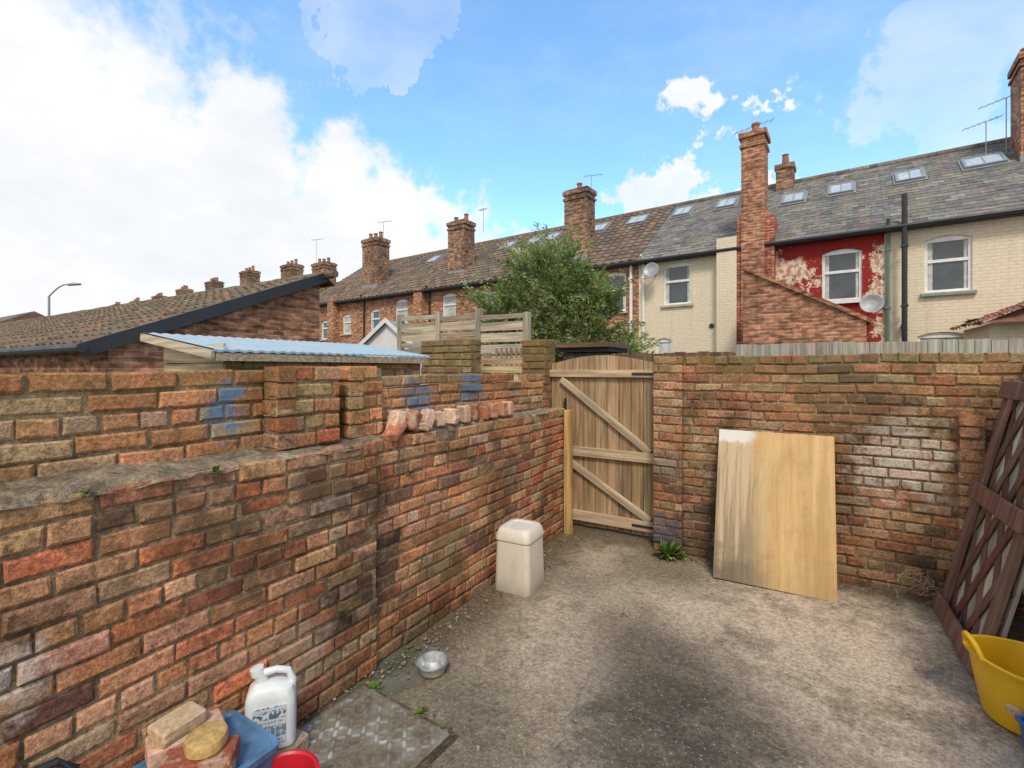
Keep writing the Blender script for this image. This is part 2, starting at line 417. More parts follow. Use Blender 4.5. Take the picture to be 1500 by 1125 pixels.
while y<3.50:
    s=R.uniform(.065,.085); h=R.uniform(.10,.125); tl=R.uniform(-.12,.12)
    if y<2.4: h=R.uniform(.125,.145); tl=R.uniform(-.5,-.2)
    M=Matrix.Translation((-2.07+R.uniform(-.012,.015),y,1.268+h/2))@Matrix.Rotation(tl,4,'X')@Matrix.Rotation(R.uniform(-.3,.3),4,'Z')
    rough_brick(w,.095,s,h,M,jit(R.choice(LB),.15),.0015,5,.014)
    y+=s+R.uniform(.035,.07)
M=Matrix.Translation((-2.045,2.06,1.29))@Matrix.Rotation(.5,4,'X')@Matrix.Rotation(.3,4,'Z')
rough_brick(w,.1,.17,.06,M,(.46,.17,.085),.002,5,.012)
M=Matrix.Translation((-2.05,2.27,1.29))@Matrix.Rotation(-.2,4,'X')@Matrix.Rotation(-.4,4,'Z')
rough_brick(w,.09,.12,.05,M,(.54,.32,.2),.002,5,.012)
w.build('loose_bricks',[M_lb])

# ---------------------------------------------------------------- ground + yard
g=G('ground_mix'); n=g.noise(g.pos,.35,6,.6); n2=g.noise(g.pos,9,5,.6)
g.fin(g.scale(g.mix(g.mr(n,.45,.6),(.17,.155,.13),(.07,.085,.035)),g.mr(n2,.3,.7,.75,1.25)),.95,g.bump(n2,.5,.02),.2)
w=MB(); w.add([(-400,-400,0),(400,-400,0),(400,400,0),(-400,400,0)],[(0,1,2,3)])
w.build('ground',[g.mat])

g=G('yard_concrete')
P=g.pos; p=g.sep(P)
warp=g.vadd(P,g.vmul(g.noise(P,1.8,4,.6,color=True),(.35,.35,0)))
big=g.noise(P,.9,5,.65); mid=g.noise(P,4.2,6,.74); fine=g.noise(P,42,4,.75); spk=g.noise(P,170,2,.6)
col=g.mix(g.mr(big,.36,.62),(.32,.25,.17),(.45,.355,.25))
col=g.mix(g.math('MULTIPLY',g.mr(mid,.48,.61),.65),col,(.20,.155,.105))
col=g.mix(g.math('MULTIPLY',g.mr(mid,.45,.36),.5),col,(.58,.47,.345))
def bl(c,r,k,e): return g.blob((c[0],c[1],0.004),r,k,mid,e)
for (c,r,pc,a) in [((-.55,2.45),.7,(.075,.062,.046),.88),((-.30,2.1),.6,(.08,.067,.05),.85),((-.80,2.85),.6,(.11,.09,.062),.75),((-.2,1.7),.6,(.085,.073,.055),.75),((-.7,2.0),.35,(.09,.077,.058),.7),((.3,2.1),.35,(.12,.10,.07),.6),
                   ((.15,3.5),.9,(.62,.48,.34),.65),((-.65,3.45),.5,(.56,.44,.31),.6),((-1.15,2.5),.4,(.42,.34,.24),.55),((.1,2.95),.4,(.54,.42,.30),.5),
                   ((.6,2.6),.6,(.54,.42,.30),.55),((-1.45,1.9),.5,(.13,.11,.07),.65),((-1.2,1.35),.7,(.10,.087,.06),.7),((-1.0,4.0),.55,(.17,.14,.09),.75),((.75,3.6),.3,(.20,.165,.115),.55),((-1.45,3.4),.4,(.21,.175,.12),.6)]:
    col=g.mix(g.math('MULTIPLY',bl(c,r,2.0,.9),a),col,pc)
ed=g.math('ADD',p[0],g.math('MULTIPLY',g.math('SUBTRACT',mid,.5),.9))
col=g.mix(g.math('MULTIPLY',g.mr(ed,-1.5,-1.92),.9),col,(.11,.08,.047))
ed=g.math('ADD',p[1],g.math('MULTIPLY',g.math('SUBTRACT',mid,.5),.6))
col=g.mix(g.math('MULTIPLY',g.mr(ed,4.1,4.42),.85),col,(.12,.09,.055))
gn=g.noise(g.vadd(P,(5,5,5)),2.2,5,.72)
col=g.mix(g.math('MULTIPLY',g.mr(gn,.53,.66),.5),col,(.15,.125,.065))
cr=g.vor(warp,.75,'DISTANCE_TO_EDGE')
crm=g.math('MULTIPLY',g.mr(cr,.006,.001),g.mr(g.noise(P,1.1,2,.5),.5,.6))
col=g.mix(g.math('MULTIPLY',crm,.35),col,(.09,.07,.05))
sp=g.mr(g.noise(P,60,2,.6),.60,.68)
col=g.mix(g.math('MULTIPLY',sp,.5),col,(.11,.085,.06))
sp2=g.mr(g.noise(g.vadd(P,(3,8,1)),80,2,.6),.62,.69)
col=g.mix(g.math('MULTIPLY',sp2,.4),col,(.64,.54,.42))
col=g.scale(col,g.mr(fine,.3,.7,.68,1.3)); col=g.scale(col,g.mr(spk,.3,.7,.8,1.2))
h=g.math('ADD',g.math('ADD',g.math('MULTIPLY',fine,.8),g.math('MULTIPLY',mid,1.6)),g.math('MULTIPLY',spk,.3))
g.fin(col,.95,g.bump(h,.7,.014),.12)
w=MB(); n=70;vs=[];fs=[]
x0,x1,y0,y1=-2.05,1.3,-1.5,4.75
for i in range(n+1):
    for j in range(n+1):
        x=x0+(x1-x0)*i/n;y=y0+(y1-y0)*j/n
        z=.012+.006*math.sin(x*2.1+y*1.3)+.004*math.sin(y*3.7-x*2)+R.uniform(-.0015,.0015)
        if x<-1.7: z-=.004
        vs.append((x,y,z))
for i in range(n):
    for j in range(n): fs.append((i*(n+1)+j,(i+1)*(n+1)+j,(i+1)*(n+1)+j+1,i*(n+1)+j+1))
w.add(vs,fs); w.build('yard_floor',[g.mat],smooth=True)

w=MB()
def pebble(x,y,s,c):
    M=Matrix.Translation((x,y,.014+s*.3))@Matrix.Rotation(R.uniform(0,6),4,'Z')@Matrix.Rotation(R.uniform(-.5,.5),4,'X')
    vs=[(R.uniform(.6,1)*s*a,R.uniform(.6,1)*s*b,R.uniform(.4,.8)*s*c2) for a in(-1,1) for b in(-1,1) for c2 in(-1,1)]
    w.add(vs,[(0,1,3,2),(4,6,7,5),(0,4,5,1),(2,3,7,6),(0,2,6,4),(1,5,7,3)],0,c,M)
for i in range(1000):
    k=R.random()
    if k<.74: x=-1.98+abs(R.gauss(0,.10));y=R.uniform(.9,4.3)
    elif k<.90: x=R.uniform(-.9,1.1);y=4.41-abs(R.gauss(0,.07))
    elif k<.95: x=R.gauss(-1.5,.2);y=R.gauss(1.55,.2)
    else: x=R.uniform(-1.9,1.1);y=R.uniform(1.4,4.3)
    pebble(x,y,R.choice([.003,.003,.004,.005,.008]) ,jit(R.choice([(.28,.21,.14),(.17,.125,.08),(.33,.14,.08),(.33,.27,.19),(.1,.07,.04)]),.2))
w.build('debris',[mat_attr('debris_mat',.95,60,.3)])

# ---------------------------------------------------------------- gate
gate=empty('wooden_gate',(-1.725,4.60,0))
def gz(x): return 1.70+.085*math.cos(x/.555*math.pi/2)
w=MB(); nb=9; gw=1.11
for i in range(nb):
    a=-gw/2+gw*i/nb+.003; b=-gw/2+gw*(i+1)/nb-.003
    c=jit(R.choice([(.34,.225,.12),(.30,.20,.105),(.37,.26,.145)]),.2); zt0=gz(a);zt1=gz(b); d=R.uniform(-.003,.003)
    z0=.05+R.uniform(-.006,.006)
    vs=[(a,d,z0),(b,d,z0),(b,d,zt1),(a,d,zt0),(a,d+.02,z0),(b,d+.02,z0),(b,d+.02,zt1),(a,d+.02,zt0)]
    vs2=[(a+.004,d-.003,z0),(b-.004,d-.003,z0),(b-.004,d-.003,zt1),(a+.004,d-.003,zt0)]
    w.add(vs+vs2,[(8,9,10,11),(0,8,11,3),(9,1,2,10),(4,7,6,5),(0,3,7,4),(1,5,6,2),(3,11,10,2,6,7),(0,4,5,1,9,8)],0,c)
w.build('planks',[mat_wood('gate_plank_wood',2,1.0,(.12,.092,.05),.65)],gate)
w=MB()
for z,h in ((1.60,.075),(.80,.095),(.145,.10)):
    w.cbox(-gw/2-.005,gw/2-.004,-.043,-.004,z-h/2,z+h/2,.004,0,jit((.50,.38,.24),.08))
w.build('ledges',[M_woodh],gate)
for nm,(xa,za,xb,zb) in {'brace_upper':(-.43,1.54,.50,.85),'brace_lower':(-.43,.745,.50,.20)}.items():
    w=MB(); L=math.hypot(xb-xa,zb-za)
    w.cbox(-L/2,L/2,-.040,-.0045,-.035,.035,.004,0,jit((.52,.40,.26),.06))
    w.build(nm,[M_woodh],gate,loc=((xa+xb)/2,0,(za+zb)/2),rot=(0,math.atan2(za-zb,xb-xa),0))
w=MB()
for z in (1.60,.145):
    w.box(.33,.53,-.050,-.044,z-.012,z+.012,0); w.tube([(.545,-.05,z-.05),(.545,-.05,z+.05)],.010,8,0)
w.box(-.40,-.375,-.012,-.0045,1.18,1.34,0); w.tube([(-.388,-.012,1.2),(-.388,-.045,1.22),(-.388,-.045,1.30),(-.388,-.012,1.32)],.006,6,0)
w.build('hinges_and_handle',[M_dark],gate)
w=MB(); w.cbox(-.035,.035,-.035,.035,0,1.23,.004,0,(.52,.33,.13))
w.build('timber_gate_post',[M_woodv],loc=(-1.975,4.36,.01))
w=MB(); w.cbox(-.03,.03,-.04,.04,0,1.70,.004,0,(.33,.23,.13)); w.build('timber_hanging_post',[M_woodv],loc=(-2.26,4.66,.0))

# ---------------------------------------------------------------- plywood board
g=G('plywood'); o=g.sep(g.obj)
st=g.noise(g.vmul(g.obj,(22,22,.8)),1.0,6,.72,.2); st2=g.noise(g.vmul(g.obj,(5,5,1.4)),1.0,5,.65,.6)
sm=g.noise(g.obj,6,6,.7)
col=g.mix(g.mr(st2,.35,.65),(.66,.44,.20),(.54,.335,.14))
col=g.scale(col,g.mr(st,.3,.7,.86,1.12))
col=g.mix(g.math('MULTIPLY',g.mr(sm,.52,.68),.35),col,(.36,.23,.11))
xx=g.math('ADD',o[0],g.math('ADD',g.math('MULTIPLY',g.math('SUBTRACT',st,.5),.2),g.math('MULTIPLY',g.math('SUBTRACT',st2,.5),.3)))
grey=g.mr(xx,-.04,-.17)
down=g.mr(o[2],1.05,.25,.1,1.0,False)
gc=g.mix(g.math('MULTIPLY',g.mr(g.math('ADD',st,g.math('MULTIPLY',down,.16)),.50,.68),.8),(.58,.45,.29),(.17,.145,.105))
col=g.mix(g.math('MULTIPLY',grey,.82),col,gc)
lo=g.mr(g.math('ADD',o[2],g.math('MULTIPLY',g.math('SUBTRACT',sm,.5),.8)),.32,.02)
col=g.mix(g.math('MULTIPLY',lo,g.mr(xx,.1,-.3,.25,.85)),col,(.15,.12,.085))
wp=g.math('MULTIPLY',g.mr(g.math('ADD',o[2],g.math('MULTIPLY',g.math('SUBTRACT',sm,.5),.35)),1.06,1.11),g.mr(g.math('ADD',o[0],g.math('MULTIPLY',sm,.2)),-.0,-.1))
col=g.mix(g.math('MULTIPLY',wp,.9),col,(.74,.70,.64))
nl=g.mr(g.vor(g.obj,4.2),.04,.02); col=g.mix(g.math('MULTIPLY',nl,.5),col,(.2,.11,.05))
ed=g.mr(g.math('ABSOLUTE',g.sep(g.nrm)[1]),.5,.6,1,0); col=g.mix(g.math('MULTIPLY',ed,.75),col,(.16,.10,.055))
g.fin(col,.75,g.bump(st,.2,.003),.2)
w=MB(); w.cbox(-.405,.405,-.011,.011,0,1.175,.0015); w.build('plywood_board',[g.mat],loc=(-.185,4.045,.012),rot=(rad(-17.6),rad(.4),rad(1.5)))

# ---------------------------------------------------------------- leaning trellis gate (brown)
tg=empty('leaning_trellis_gate',(.83,3.86,.012),(rad(-12.8),0,rad(-90)))
W2=.42;H=1.60
w=MB()
for i in range(6):
    a=-W2+.84*i/6; w.box(a+.003,a+.137,.006,.024,.02,H-.02,0,jit((.42,.37,.29),.25))
w.build('backing_boards',[M_woodv],tg)
w=MB(); br=(.165,.085,.055)
def clip(c,k):
    zs=sorted([( -W2+.03-c)/k,(W2-.03-c)/k]); za=max(zs[0],.05);zb=min(zs[1],H-.05)
    return (za,zb) if zb-za>.05 else None
for sgn,yo in ((1,-.006),(-1,.001)):
    k=.55*sgn; c=-1.6
    while c<1.6:
        r=clip(c+R.uniform(-.012,.012),k)
        if r:
            za,zb=r; xa=c+k*za;xb=c+k*zb; L=math.hypot(xb-xa,zb-za)
            M=Matrix.Translation(((xa+xb)/2,yo,(za+zb)/2))@Matrix.Rotation(math.atan2(xb-xa,zb-za)+R.uniform(-.015,.015),4,'Y')
            w.box(-.033,.033,-.0035,.0035,-L/2,L/2,0,jit(br,.3),M)
        c+=.225
for a,b in ((-W2,-W2+.09),(W2-.09,W2)): w.cbox(a,b,-.04,-.0105,0,H,.004,0,jit(br,.15))
for z in (.06,.86,1.53): w.cbox(-W2-.012,W2+.012,-.068,-.0405,z-.055,z+.055,.004,0,jit((.20,.095,.06),.1))
w.build('frame_and_lattice',[mat_wood('brown_stained_wood',2,1.0,(.30,.24,.19),.55,.75)],tg)

# ---------------------------------------------------------------- pedal bin
g=G('bin_plastic'); n=g.noise(g.obj,6,5,.6); n2=g.noise(g.vmul(g.obj,(20,20,4)),1,5,.7); z=g.sep(g.obj)[2]
col=g.mix(g.math('MULTIPLY',g.mr(n2,.5,.72),.4),(.70,.63,.52),(.38,.32,.23))
col=g.scale(col,g.mr(g.math('ADD',z,g.math('MULTIPLY',n,.15)),.05,.22,.66,1.0)); g.fin(col,.5,None,.4)
w=MB()
w.loft([(0,.285,.30,.035,0,0),(.012,.292,.307,.04,0,0),(.36,.272,.288,.04,0,0),(.365,.262,.278,.035,0,0),(.372,.262,.278,.035,0,0),(.375,.288,.302,.045,0,0),(.39,.29,.304,.045,0,0),(.425,.272,.288,.045,0,0),(.452,.250,.264,.045,0,0),(.462,.232,.246,.045,0,0),(.464,.17,.18,.03,0,0),(.456,.16,.17,.03,0,0)])
w.build('plastic_bin',[g.mat],smooth=True,loc=(-1.815,3.13,.012),rot=(0,0,rad(3)))

# ---------------------------------------------------------------- yellow tub
tub=empty('yellow_flexi_tub',(.90,3.13,.012))
g=G('yellow_rubber'); n=g.noise(g.obj,9,5,.65); n2=g.noise(g.obj,3,5,.6)
col=g.mix(g.math('MULTIPLY',g.mr(n,.55,.75),.4),(.80,.46,.015),(.45,.28,.05)); g.fin(g.scale(col,g.mr(n2,.3,.7,.85,1.08)),.5,g.bump(n,.1,.003),.4)
w=MB()
dent=lambda p,t:(p[0]*(1+.035*math.cos(2*t+.4)*(p[2]/.3)),p[1]*(1+.02*math.sin(3*t)*(p[2]/.3)),p[2]+.008*math.cos(2*t)*(p[2]/.3))
w.lathe([(.001,.004),(.14,.002),(.15,.006),(.155,.02),(.178,.14),(.197,.275),(.201,.278),(.213,.283),(.214,.293),(.204,.296),(.195,.290),(.174,.14),(.15,.024),(.001,.02)],56,0,(1,1,1),fn=dent)
w.build('bucket_body',[g.mat],tub,smooth=True)
for i,a in enumerate((188,8)):
    w=MB(); a=rad(a); pts=[]
    for k in range(15):
        t=-1+2*k/14; th=a+t*.38; h=.285+.075*(1-abs(t)**2.6); r=.205+.012*(1-t*t)
        pts.append((r*math.cos(th),r*math.sin(th),h))
    w.tube(pts,.0125,10); w.build('handle_%d'%(i+1),[g.mat],tub,smooth=True)
w=MB(); vs=[];fs=[]
for k in range(7):
    th=rad(232+k*5)
    for z,r in ((.10,.1745),(.145,.1815)):
        vs.append(((r)*math.cos(th)*1.02,(r)*math.sin(th)*1.02,z-.012*k/6))
for k in range(6): fs.append((2*k,2*k+2,2*k+3,2*k+1))
w.add(vs,fs); w.build('label',[mat_plain('worn_label',(.62,.5,.35),.6,amp=.4,ns=30)],tub)

w=MB(); w.loft([(0,.20,.2,.02,0,0),(.14,.23,.23,.025,0,0),(.145,.25,.25,.03,0,0),(.155,.25,.25,.03,0,0),(.155,.22,.22,.02,0,0),(.02,.19,.19,.02,0,0)])
M_bluep=mat_plain('blue_plastic',(.03,.12,.33),.45)
w.build('blue_plastic_tub',[M_bluep],smooth=True,loc=(.93,2.79,.012),rot=(0,0,.3))

# ---------------------------------------------------------------- metal bowl
w=MB()
w.lathe([(.001,.003),(.062,.002),(.066,.004),(.08,.052),(.089,.054),(.090,.057),(.080,.058),(.063,.009),(.001,.008)],40,fn=lambda p,t:(p[0]*(1+.05*math.cos(2*t)),p[1]*(1+.02*math.sin(5*t)),p[2]*(1+.08*math.cos(3*t))))
w.build('metal_pet_bowl',[mat_plain('aluminium',(.62,.62,.6),.38,.75,amp=.2,ns=30,bump=.3)],smooth=True,loc=(-1.71,2.0,.012))

# ---------------------------------------------------------------- manhole cover
g=G('chequer_plate'); n=g.noise(g.obj,5,6,.7); n2=g.noise(g.obj,40,4,.6)
col=g.mix(g.math('MULTIPLY',g.mr(n,.40,.54),.9),g.attr(),(.17,.13,.085)); col=g.scale(col,g.mr(n2,.3,.7,.65,1.3))
g.fin(col,.9,g.bump(n2,.4,.004),.1,.0)
w=MB(); w.cbox(-.29,.29,-.225,.225,0,.012,.003,0,(.25,.23,.19))
for i in range(13):
    for j in range(10):
        x=-.255+i*.0425;y=-.19+j*.0425
        if R.random()<.08: continue
        an=rad(45 if (i+j)%2 else -45)
        w.box(-.017,.017,-.0075,.0075,.0115,.0145,0,jit((.44,.42,.36),.2),Matrix.Translation((x,y,0))@Matrix.Rotation(an,4,'Z'))
w.cbox(-.32,.32,-.255,.255,-.010,-.001,.003,1)
w.build('manhole_cover',[g.mat,M_cem],loc=(-1.635,1.47,.020),rot=(0,0,rad(-3)))

# ---------------------------------------------------------------- bottom-left pile
bx=empty('blue_storage_box',(-1.80,.86,.012))
w=MB(); w.loft([(0,.28,.38,.03,0,0),(.24,.31,.41,.03,0,0),(.242,.33,.43,.035,0,0),(.265,.335,.435,.035,0,0),(.272,.325,.425,.035,0,0),(.272,.30,.40,.03,0,0),(.262,.29,.39,.03,0,0)])
w.build('box_and_lid',[mat_plain('faded_blue_plastic',(.09,.20,.33),.5,amp=.25)],bx,smooth=True)
w=MB()
rough_brick(w,.112,.228,.075,Matrix.Translation((-1.89,.87,.318))@Matrix.Rotation(-.30,4,'Z'),(.60,.38,.27),.0012,5,.0,.006)
rough_brick(w,.108,.222,.070,Matrix.Translation((-1.745,.845,.314))@Matrix.Rotation(-.75,4,'Z')@Matrix.Rotation(.03,4,'X'),(.30,.095,.055),.0012,5,0,.005)
rough_brick(w,.1,.15,.055,Matrix.Translation((-1.905,.85,.384))@Matrix.Rotation(.1,4,'Z')@Matrix.Rotation(.05,4,'Y'),(.54,.38,.22),.0015,5,.006,.007)
w.build('stacked_bricks',[M_lb])
w=MB(); w.lathe([(.001,0),(.058,0),(.064,.006),(.066,.03),(.062,.042),(.05,.046),(.001,.045)],36,fn=lambda p,t:(p[0]*(1+.03*math.cos(3*t)),p[1],p[2]))
w.build('round_sponge',[mat_plain('sponge_tan',(.52,.34,.13),.95,amp=.2,ns=60,bump=.6,spec=.1)],smooth=True,loc=(-1.75,.87,.352),rot=(.04,.03,0))

can=empty('plastic_jerry_can',(-1.885,1.19,.10),(0,0,rad(52)))
M_can=mat_plain('milky_plastic',(.72,.73,.71),.45,amp=.08)
w=MB()
w.loft([(0,.17,.11,.025,0,0),(.008,.185,.125,.03,0,0),(.10,.188,.128,.03,0,0),(.205,.185,.125,.03,0,0),(.235,.165,.115,.03,.0,0),(.255,.11,.08,.028,-.01,0),(.262,.06,.05,.02,-.02,0)])
w.tube([(.075,0,.20),(.082,0,.245),(.065,0,.285),(.02,0,.298),(-.03,0,.292)],[.016,.015,.014,.014,.016],10)
w.tube([(-.03,0,.25),(-.045,0,.295)],.024,14)
w.build('body_and_handle',[M_can],can,smooth=True)
w=MB(); w.tube([(-.048,0,.292),(-.054,0,.318)],.026,18); w.build('cap',[M_white],can,smooth=True)
g=G('printed_label'); o=g.sep(g.obj)
tx=g.noise(g.vmul(g.obj,(130,1,40)),1,2,.5); rows=g.math('GREATER_THAN',g.math('SINE',g.math('MULTIPLY',o[2],420.0)),.1)
ink=g.math('MULTIPLY',g.math('MULTIPLY',g.mr(tx,.46,.5),rows),g.math('LESS_THAN',g.math('ABSOLUTE',o[0]),.05))
band=g.math('LESS_THAN',g.math('ABSOLUTE',g.math('SUBTRACT',o[2],.150)),.014)
band2=g.math('LESS_THAN',g.math('ABSOLUTE',g.math('SUBTRACT',o[2],.085)),.022)
lt_=g.mr(g.noise(g.vmul(g.obj,(60,1,50)),1,1,.5),.5,.52)
col=g.mix(g.math('MULTIPLY',ink,.75),(.55,.60,.62),(.10,.13,.15))
col=g.mix(band,col,g.mix(lt_,(.10,.16,.2),(.6,.65,.66))); col=g.mix(band2,col,g.mix(lt_,(.16,.24,.27),(.42,.48,.5)))
g.fin(col,.5)
w=MB(); w.box(-.06,.06,-.0665,-.0625,.035,.185); w.build('label',[g.mat],can)
w=MB(); rough_brick(w,.22,.2,.085,Matrix.Translation((-1.885,1.19,.056))@Matrix.Rotation(.2,4,'Z'),(.36,.26,.17),.003,4,.0,.01)
w.build('concrete_block',[M_lb])
w=MB()
w.lathe([(.001,0),(.085,0),(.09,.006),(.112,.20),(.12,.203),(.121,.212),(.113,.214),(.106,.208),(.086,.012),(.001,.01)],44)
w.build('red_plastic_bowl',[mat_plain('red_plastic',(.55,.02,.03),.35)],smooth=True,loc=(-1.55,1.02,.012))
w=MB(); w.tube([(-1.95,.50,.03),(-1.94,.55,.3),(-1.95,.58,.40),(-1.96,.54,.44),(-1.97,.42,.45)],.013,10); w.build('black_hose',[M_dark],smooth=True)

# ---------------------------------------------------------------- weeds
g=G('leaf_green'); n=g.noise(g.obj,3,3,.6)
g.fin(g.scale(g.attr(),g.mr(n,.3,.7,.75,1.25)),.6,None,.25)
tr=g.nt.nodes.new('ShaderNodeBsdfTranslucent'); g.put(tr.inputs[0],g.scale(g.attr(),1.3))
mx=g.nt.nodes.new('ShaderNodeMixShader'); mx.inputs[0].default_value=.3
g.nt.links.new(g.b.outputs[0],mx.inputs[1]); g.nt.links.new(tr.outputs[0],mx.inputs[2]); g.nt.links.new(mx.outputs[0],g.out.inputs[0])
M_leaf=g.mat
def weed(name,loc,n,r,h,cols,wall=False,lw=.2):
    w=MB()
    for i in range(n):
        a=R.uniform(0,6.28); el=R.uniform(.2,1.2); L=r*R.uniform(.6,1.2); wd=L*lw
        d=Vector((math.cos(a)*math.cos(el),math.sin(a)*math.cos(el),math.sin(el)*h/r))
        if wall: d.x=abs(d.x)
        s=d.cross(Vector((0,0,1))).normalized()*wd
        p0=Vector((R.uniform(-.15,.15)*r,R.uniform(-.15,.15)*r,0)); p1=p0+d*L*.55; p2=p0+d*L+Vector((0,0,-L*.25))
        w.add([p0-s*.2,p0+s*.2,p1+s,p1-s,p2],[(0,1,2,3),(3,2,4)],0,jit(R.choice(cols),.25))
    return w.build(name,[M_leaf],loc=loc)
GC=[(.17,.25,.05),(.12,.19,.045),(.23,.31,.08),(.08,.13,.035)]
weed('weed_plant',(-.99,4.25,.012),90,.14,.20,GC,lw=.13)
weed('weed_plant',(-.88,4.33,.012),30,.07,.07,GC)
weed('weed_plant',(-1.0,3.08,.012),16,.045,.03,GC)
weed('weed_plant',(-1.88,1.74,.012),30,.05,.04,GC)
weed('weed_plant',(-1.55,1.72,.012),50,.05,.04,GC,lw=.1)
weed('weed_plant',(-1.40,1.68,.012),35,.045,.035,GC,lw=.1)
weed('wall_plant',(-1.985,1.02,1.24),26,.04,.04,GC,True)
weed('wall_plant',(-1.99,.62,1.24),12,.03,.03,GC,True)
weed('wall_plant',(-1.98,1.62,.42),22,.04,.03,[(.05,.07,.03),(.09,.1,.04)],True)
weed('wall_plant',(-2.01,2.15,1.02),16,.045,.03,[(.1,.1,.04),(.2,.17,.08)],True)
w=MB()
for i in range(14):
    p=Vector((.74+R.uniform(-.08,.1),4.35,.22+R.uniform(-.1,.05))); pts=[p]
    for k in range(5): p=p+Vector((R.uniform(-.07,.07),R.uniform(-.03,.02),R.uniform(-.06,.03))); p.z=max(.02,p.z); pts.append(p)
    w.tube(pts,.0018,4,0,(.4,.3,.2))
w.build('dry_twigs',[mat_attr('twig',.9)])

# ---------------------------------------------------------------- neighbour structures
def roof_sheet(mb,x0,x1,ya,za,yb,zb,tw,rh,kind,pal,mat=0,M=None):
    L=math.hypot(yb-ya,zb-za); n=max(1,round(L/rh)); ny=-(zb-za)/L; nz=(yb-ya)/L
    nx=max(1,round((x1-x0)/tw)); cw=(x1-x0)/nx
    step=.012 if kind=='slate' else .03
    for i in range(n):
        half=(i%2 and kind=='slate')
        for j in range(-1 if half else 0,nx):
            xa=max(x0,x0+j*cw+(cw/2 if half else 0)); xb=min(x0+(j+1)*cw+(cw/2 if half else 0),x1)
            if kind=='slate':
                smp=[(xa+.002,0),(xb-.002,0)]
            else:
                smp=[(xa+cw*t,h) for t,h in ((0,.0),(.15,.028),(.35,.04),(.55,.022),(.75,.0),(1,.0))]
            c=jit(pick(pal),.22); dj=R.uniform(0,.006); slip=R.uniform(-.012,.012)
            vs=[]
            for t,hh in ((0,step),(1.06,.002)):
                tt=(i+t)/n+ (slip/L if t==0 else 0)
                for x,h in smp:
                    o=h+hh+dj
                    vs.append((x,ya+(yb-ya)*tt+ny*o,za+(zb-za)*tt+nz*o))
            k=len(smp)
            fs=[(q,q+1,k+q+1,k+q) for q in range(k-1)]
            for x,h in smp:
                o=h-.01; tt=i/n+slip/L
                vs.append((x,ya+(yb-ya)*tt+ny*o,za+(zb-za)*tt+nz*o))
            fs+=[(2*k+q,2*k+q+1,q+1,q) for q in range(k-1)]
            mb.add(vs,fs,mat,c,M)
PT=[(3,(.20,.145,.105)),(2,(.17,.13,.095)),(1,(.235,.155,.105)),(1,(.14,.11,.085))]
PSL=[(3,(.19,.18,.16)),(2,(.155,.15,.14)),(1,(.225,.205,.175)),(.6,(.22,.19,.145))]
oh=empty('brick_outhouse',(-10,4,0))
def child(mb,name,mats,par,smooth=False):
    o=mb.build(name,mats,par,smooth=smooth); o.location=tuple(-x for x in par.location); return o
w=MB()
w.add([(-7.1,2.42,0),(-7.1,5.36,0),(-7.1,5.36,3.14),(-7.1,2.42,1.92)],[(0,1,2,3)])
w.add([(-30,2.42,0),(-7.1,2.42,0),(-7.1,2.42,1.92),(-30,2.42,1.92)],[(0,1,2,3)])
w.add([(-30,5.36,0),(-7.1,5.36,0),(-7.1,5.36,3.14),(-30,5.36,3.14)],[(3,2,1,0)])
child(w,'walls',[M_bt_out],oh)
w=MB(); roof_sheet(w,-30,-7.0,2.22,1.92,5.42,3.25,.26,.30,'pan',[(3,(.20,.13,.085)),(2,(.17,.135,.09)),(1,(.26,.145,.09)),(1,(.12,.095,.065))])
w.add([(-30,5.42,3.24),(-7,5.42,3.24),(-7,5.6,3.1),(-30,5.6,3.1)],[(0,1,2,3)],0,(.12,.09,.07))
xx=-30
while xx<-7.1:
    w.tube([(xx,5.44,3.26+R.uniform(-.01,.01)),(xx+.42,5.44,3.26+R.uniform(-.01,.01))],.07,8,0,jit((.2,.15,.1),.25)); xx+=.43
child(w,'pantile_roof',[M_pant],oh)
w=MB()
sl=math.atan2(1.33,3.2); M=Matrix.Translation((-7.03,2.15,1.84))@Matrix.Rotation(sl,4,'X')
w.box(-.05,.03,0,3.6,-.06,.10,0,(1,1,1),M)
w.tube([(-30,2.14,1.87),(-6.98,2.14,1.89)],.055,10)
child(w,'bargeboard_and_gutter',[M_dark],oh)
sh=empty('brick_store_shed',(-3.6,2.6,0))
w=MB()
bricks(w,(-3.2,1.72,0),Y,X,1.86,.2,1.72,20,PU,thick=.1,skip=lambda x,z:(1.58<z<1.65 and int(x/.11)%3==0))
child(w,'brick_wall',[M_bb,M_mb],sh)
w=MB()
for i in range(4): w.box(-4.02,-3.22,1.70,1.72,1.30+i*.13,1.425+i*.13,0,jit((.58,.44,.28),.12))
w.box(-4.0,-3.32,3.5,3.58,0,1.72,0,(.4,.3,.2)); w.box(-4.02,-3.98,1.72,3.5,0,1.8,0,(.4,.3,.2)); w.box(-3.98,-3.33,1.73,1.8,0,1.3,0,(.3,.2,.15))
child(w,'timber_cladding',[M_woodh],sh)
w=MB(); n=160; vs=[];fs=[]
for j in range(n+1):
    y=1.60+2.04*j/n; hh=.004*math.cos(j/n*math.pi*2*26)
    vs+=[(-4.12,y,1.915+hh),(-3.14,y,1.772+hh),(-3.14,y,1.757+hh)]
for j in range(n):
    for k in (0,1): fs.append((j*3+k,j*3+k+1,j*3+k+4,j*3+k+3))
w.add(vs,fs)
g=G('pale_blue_sheet'); n1=g.noise(g.obj,4,6,.7); g.fin(g.mix(g.mr(n1,.42,.65),(.32,.44,.50),(.44,.46,.44)),.75,None,.2)
child(w,'corrugated_roof',[g.mat],sh,smooth=True)
w=MB(); M=Matrix.Translation((-3.15,1.59,1.71))@Matrix.Rotation(math.atan2(.143,.98),4,'Y')
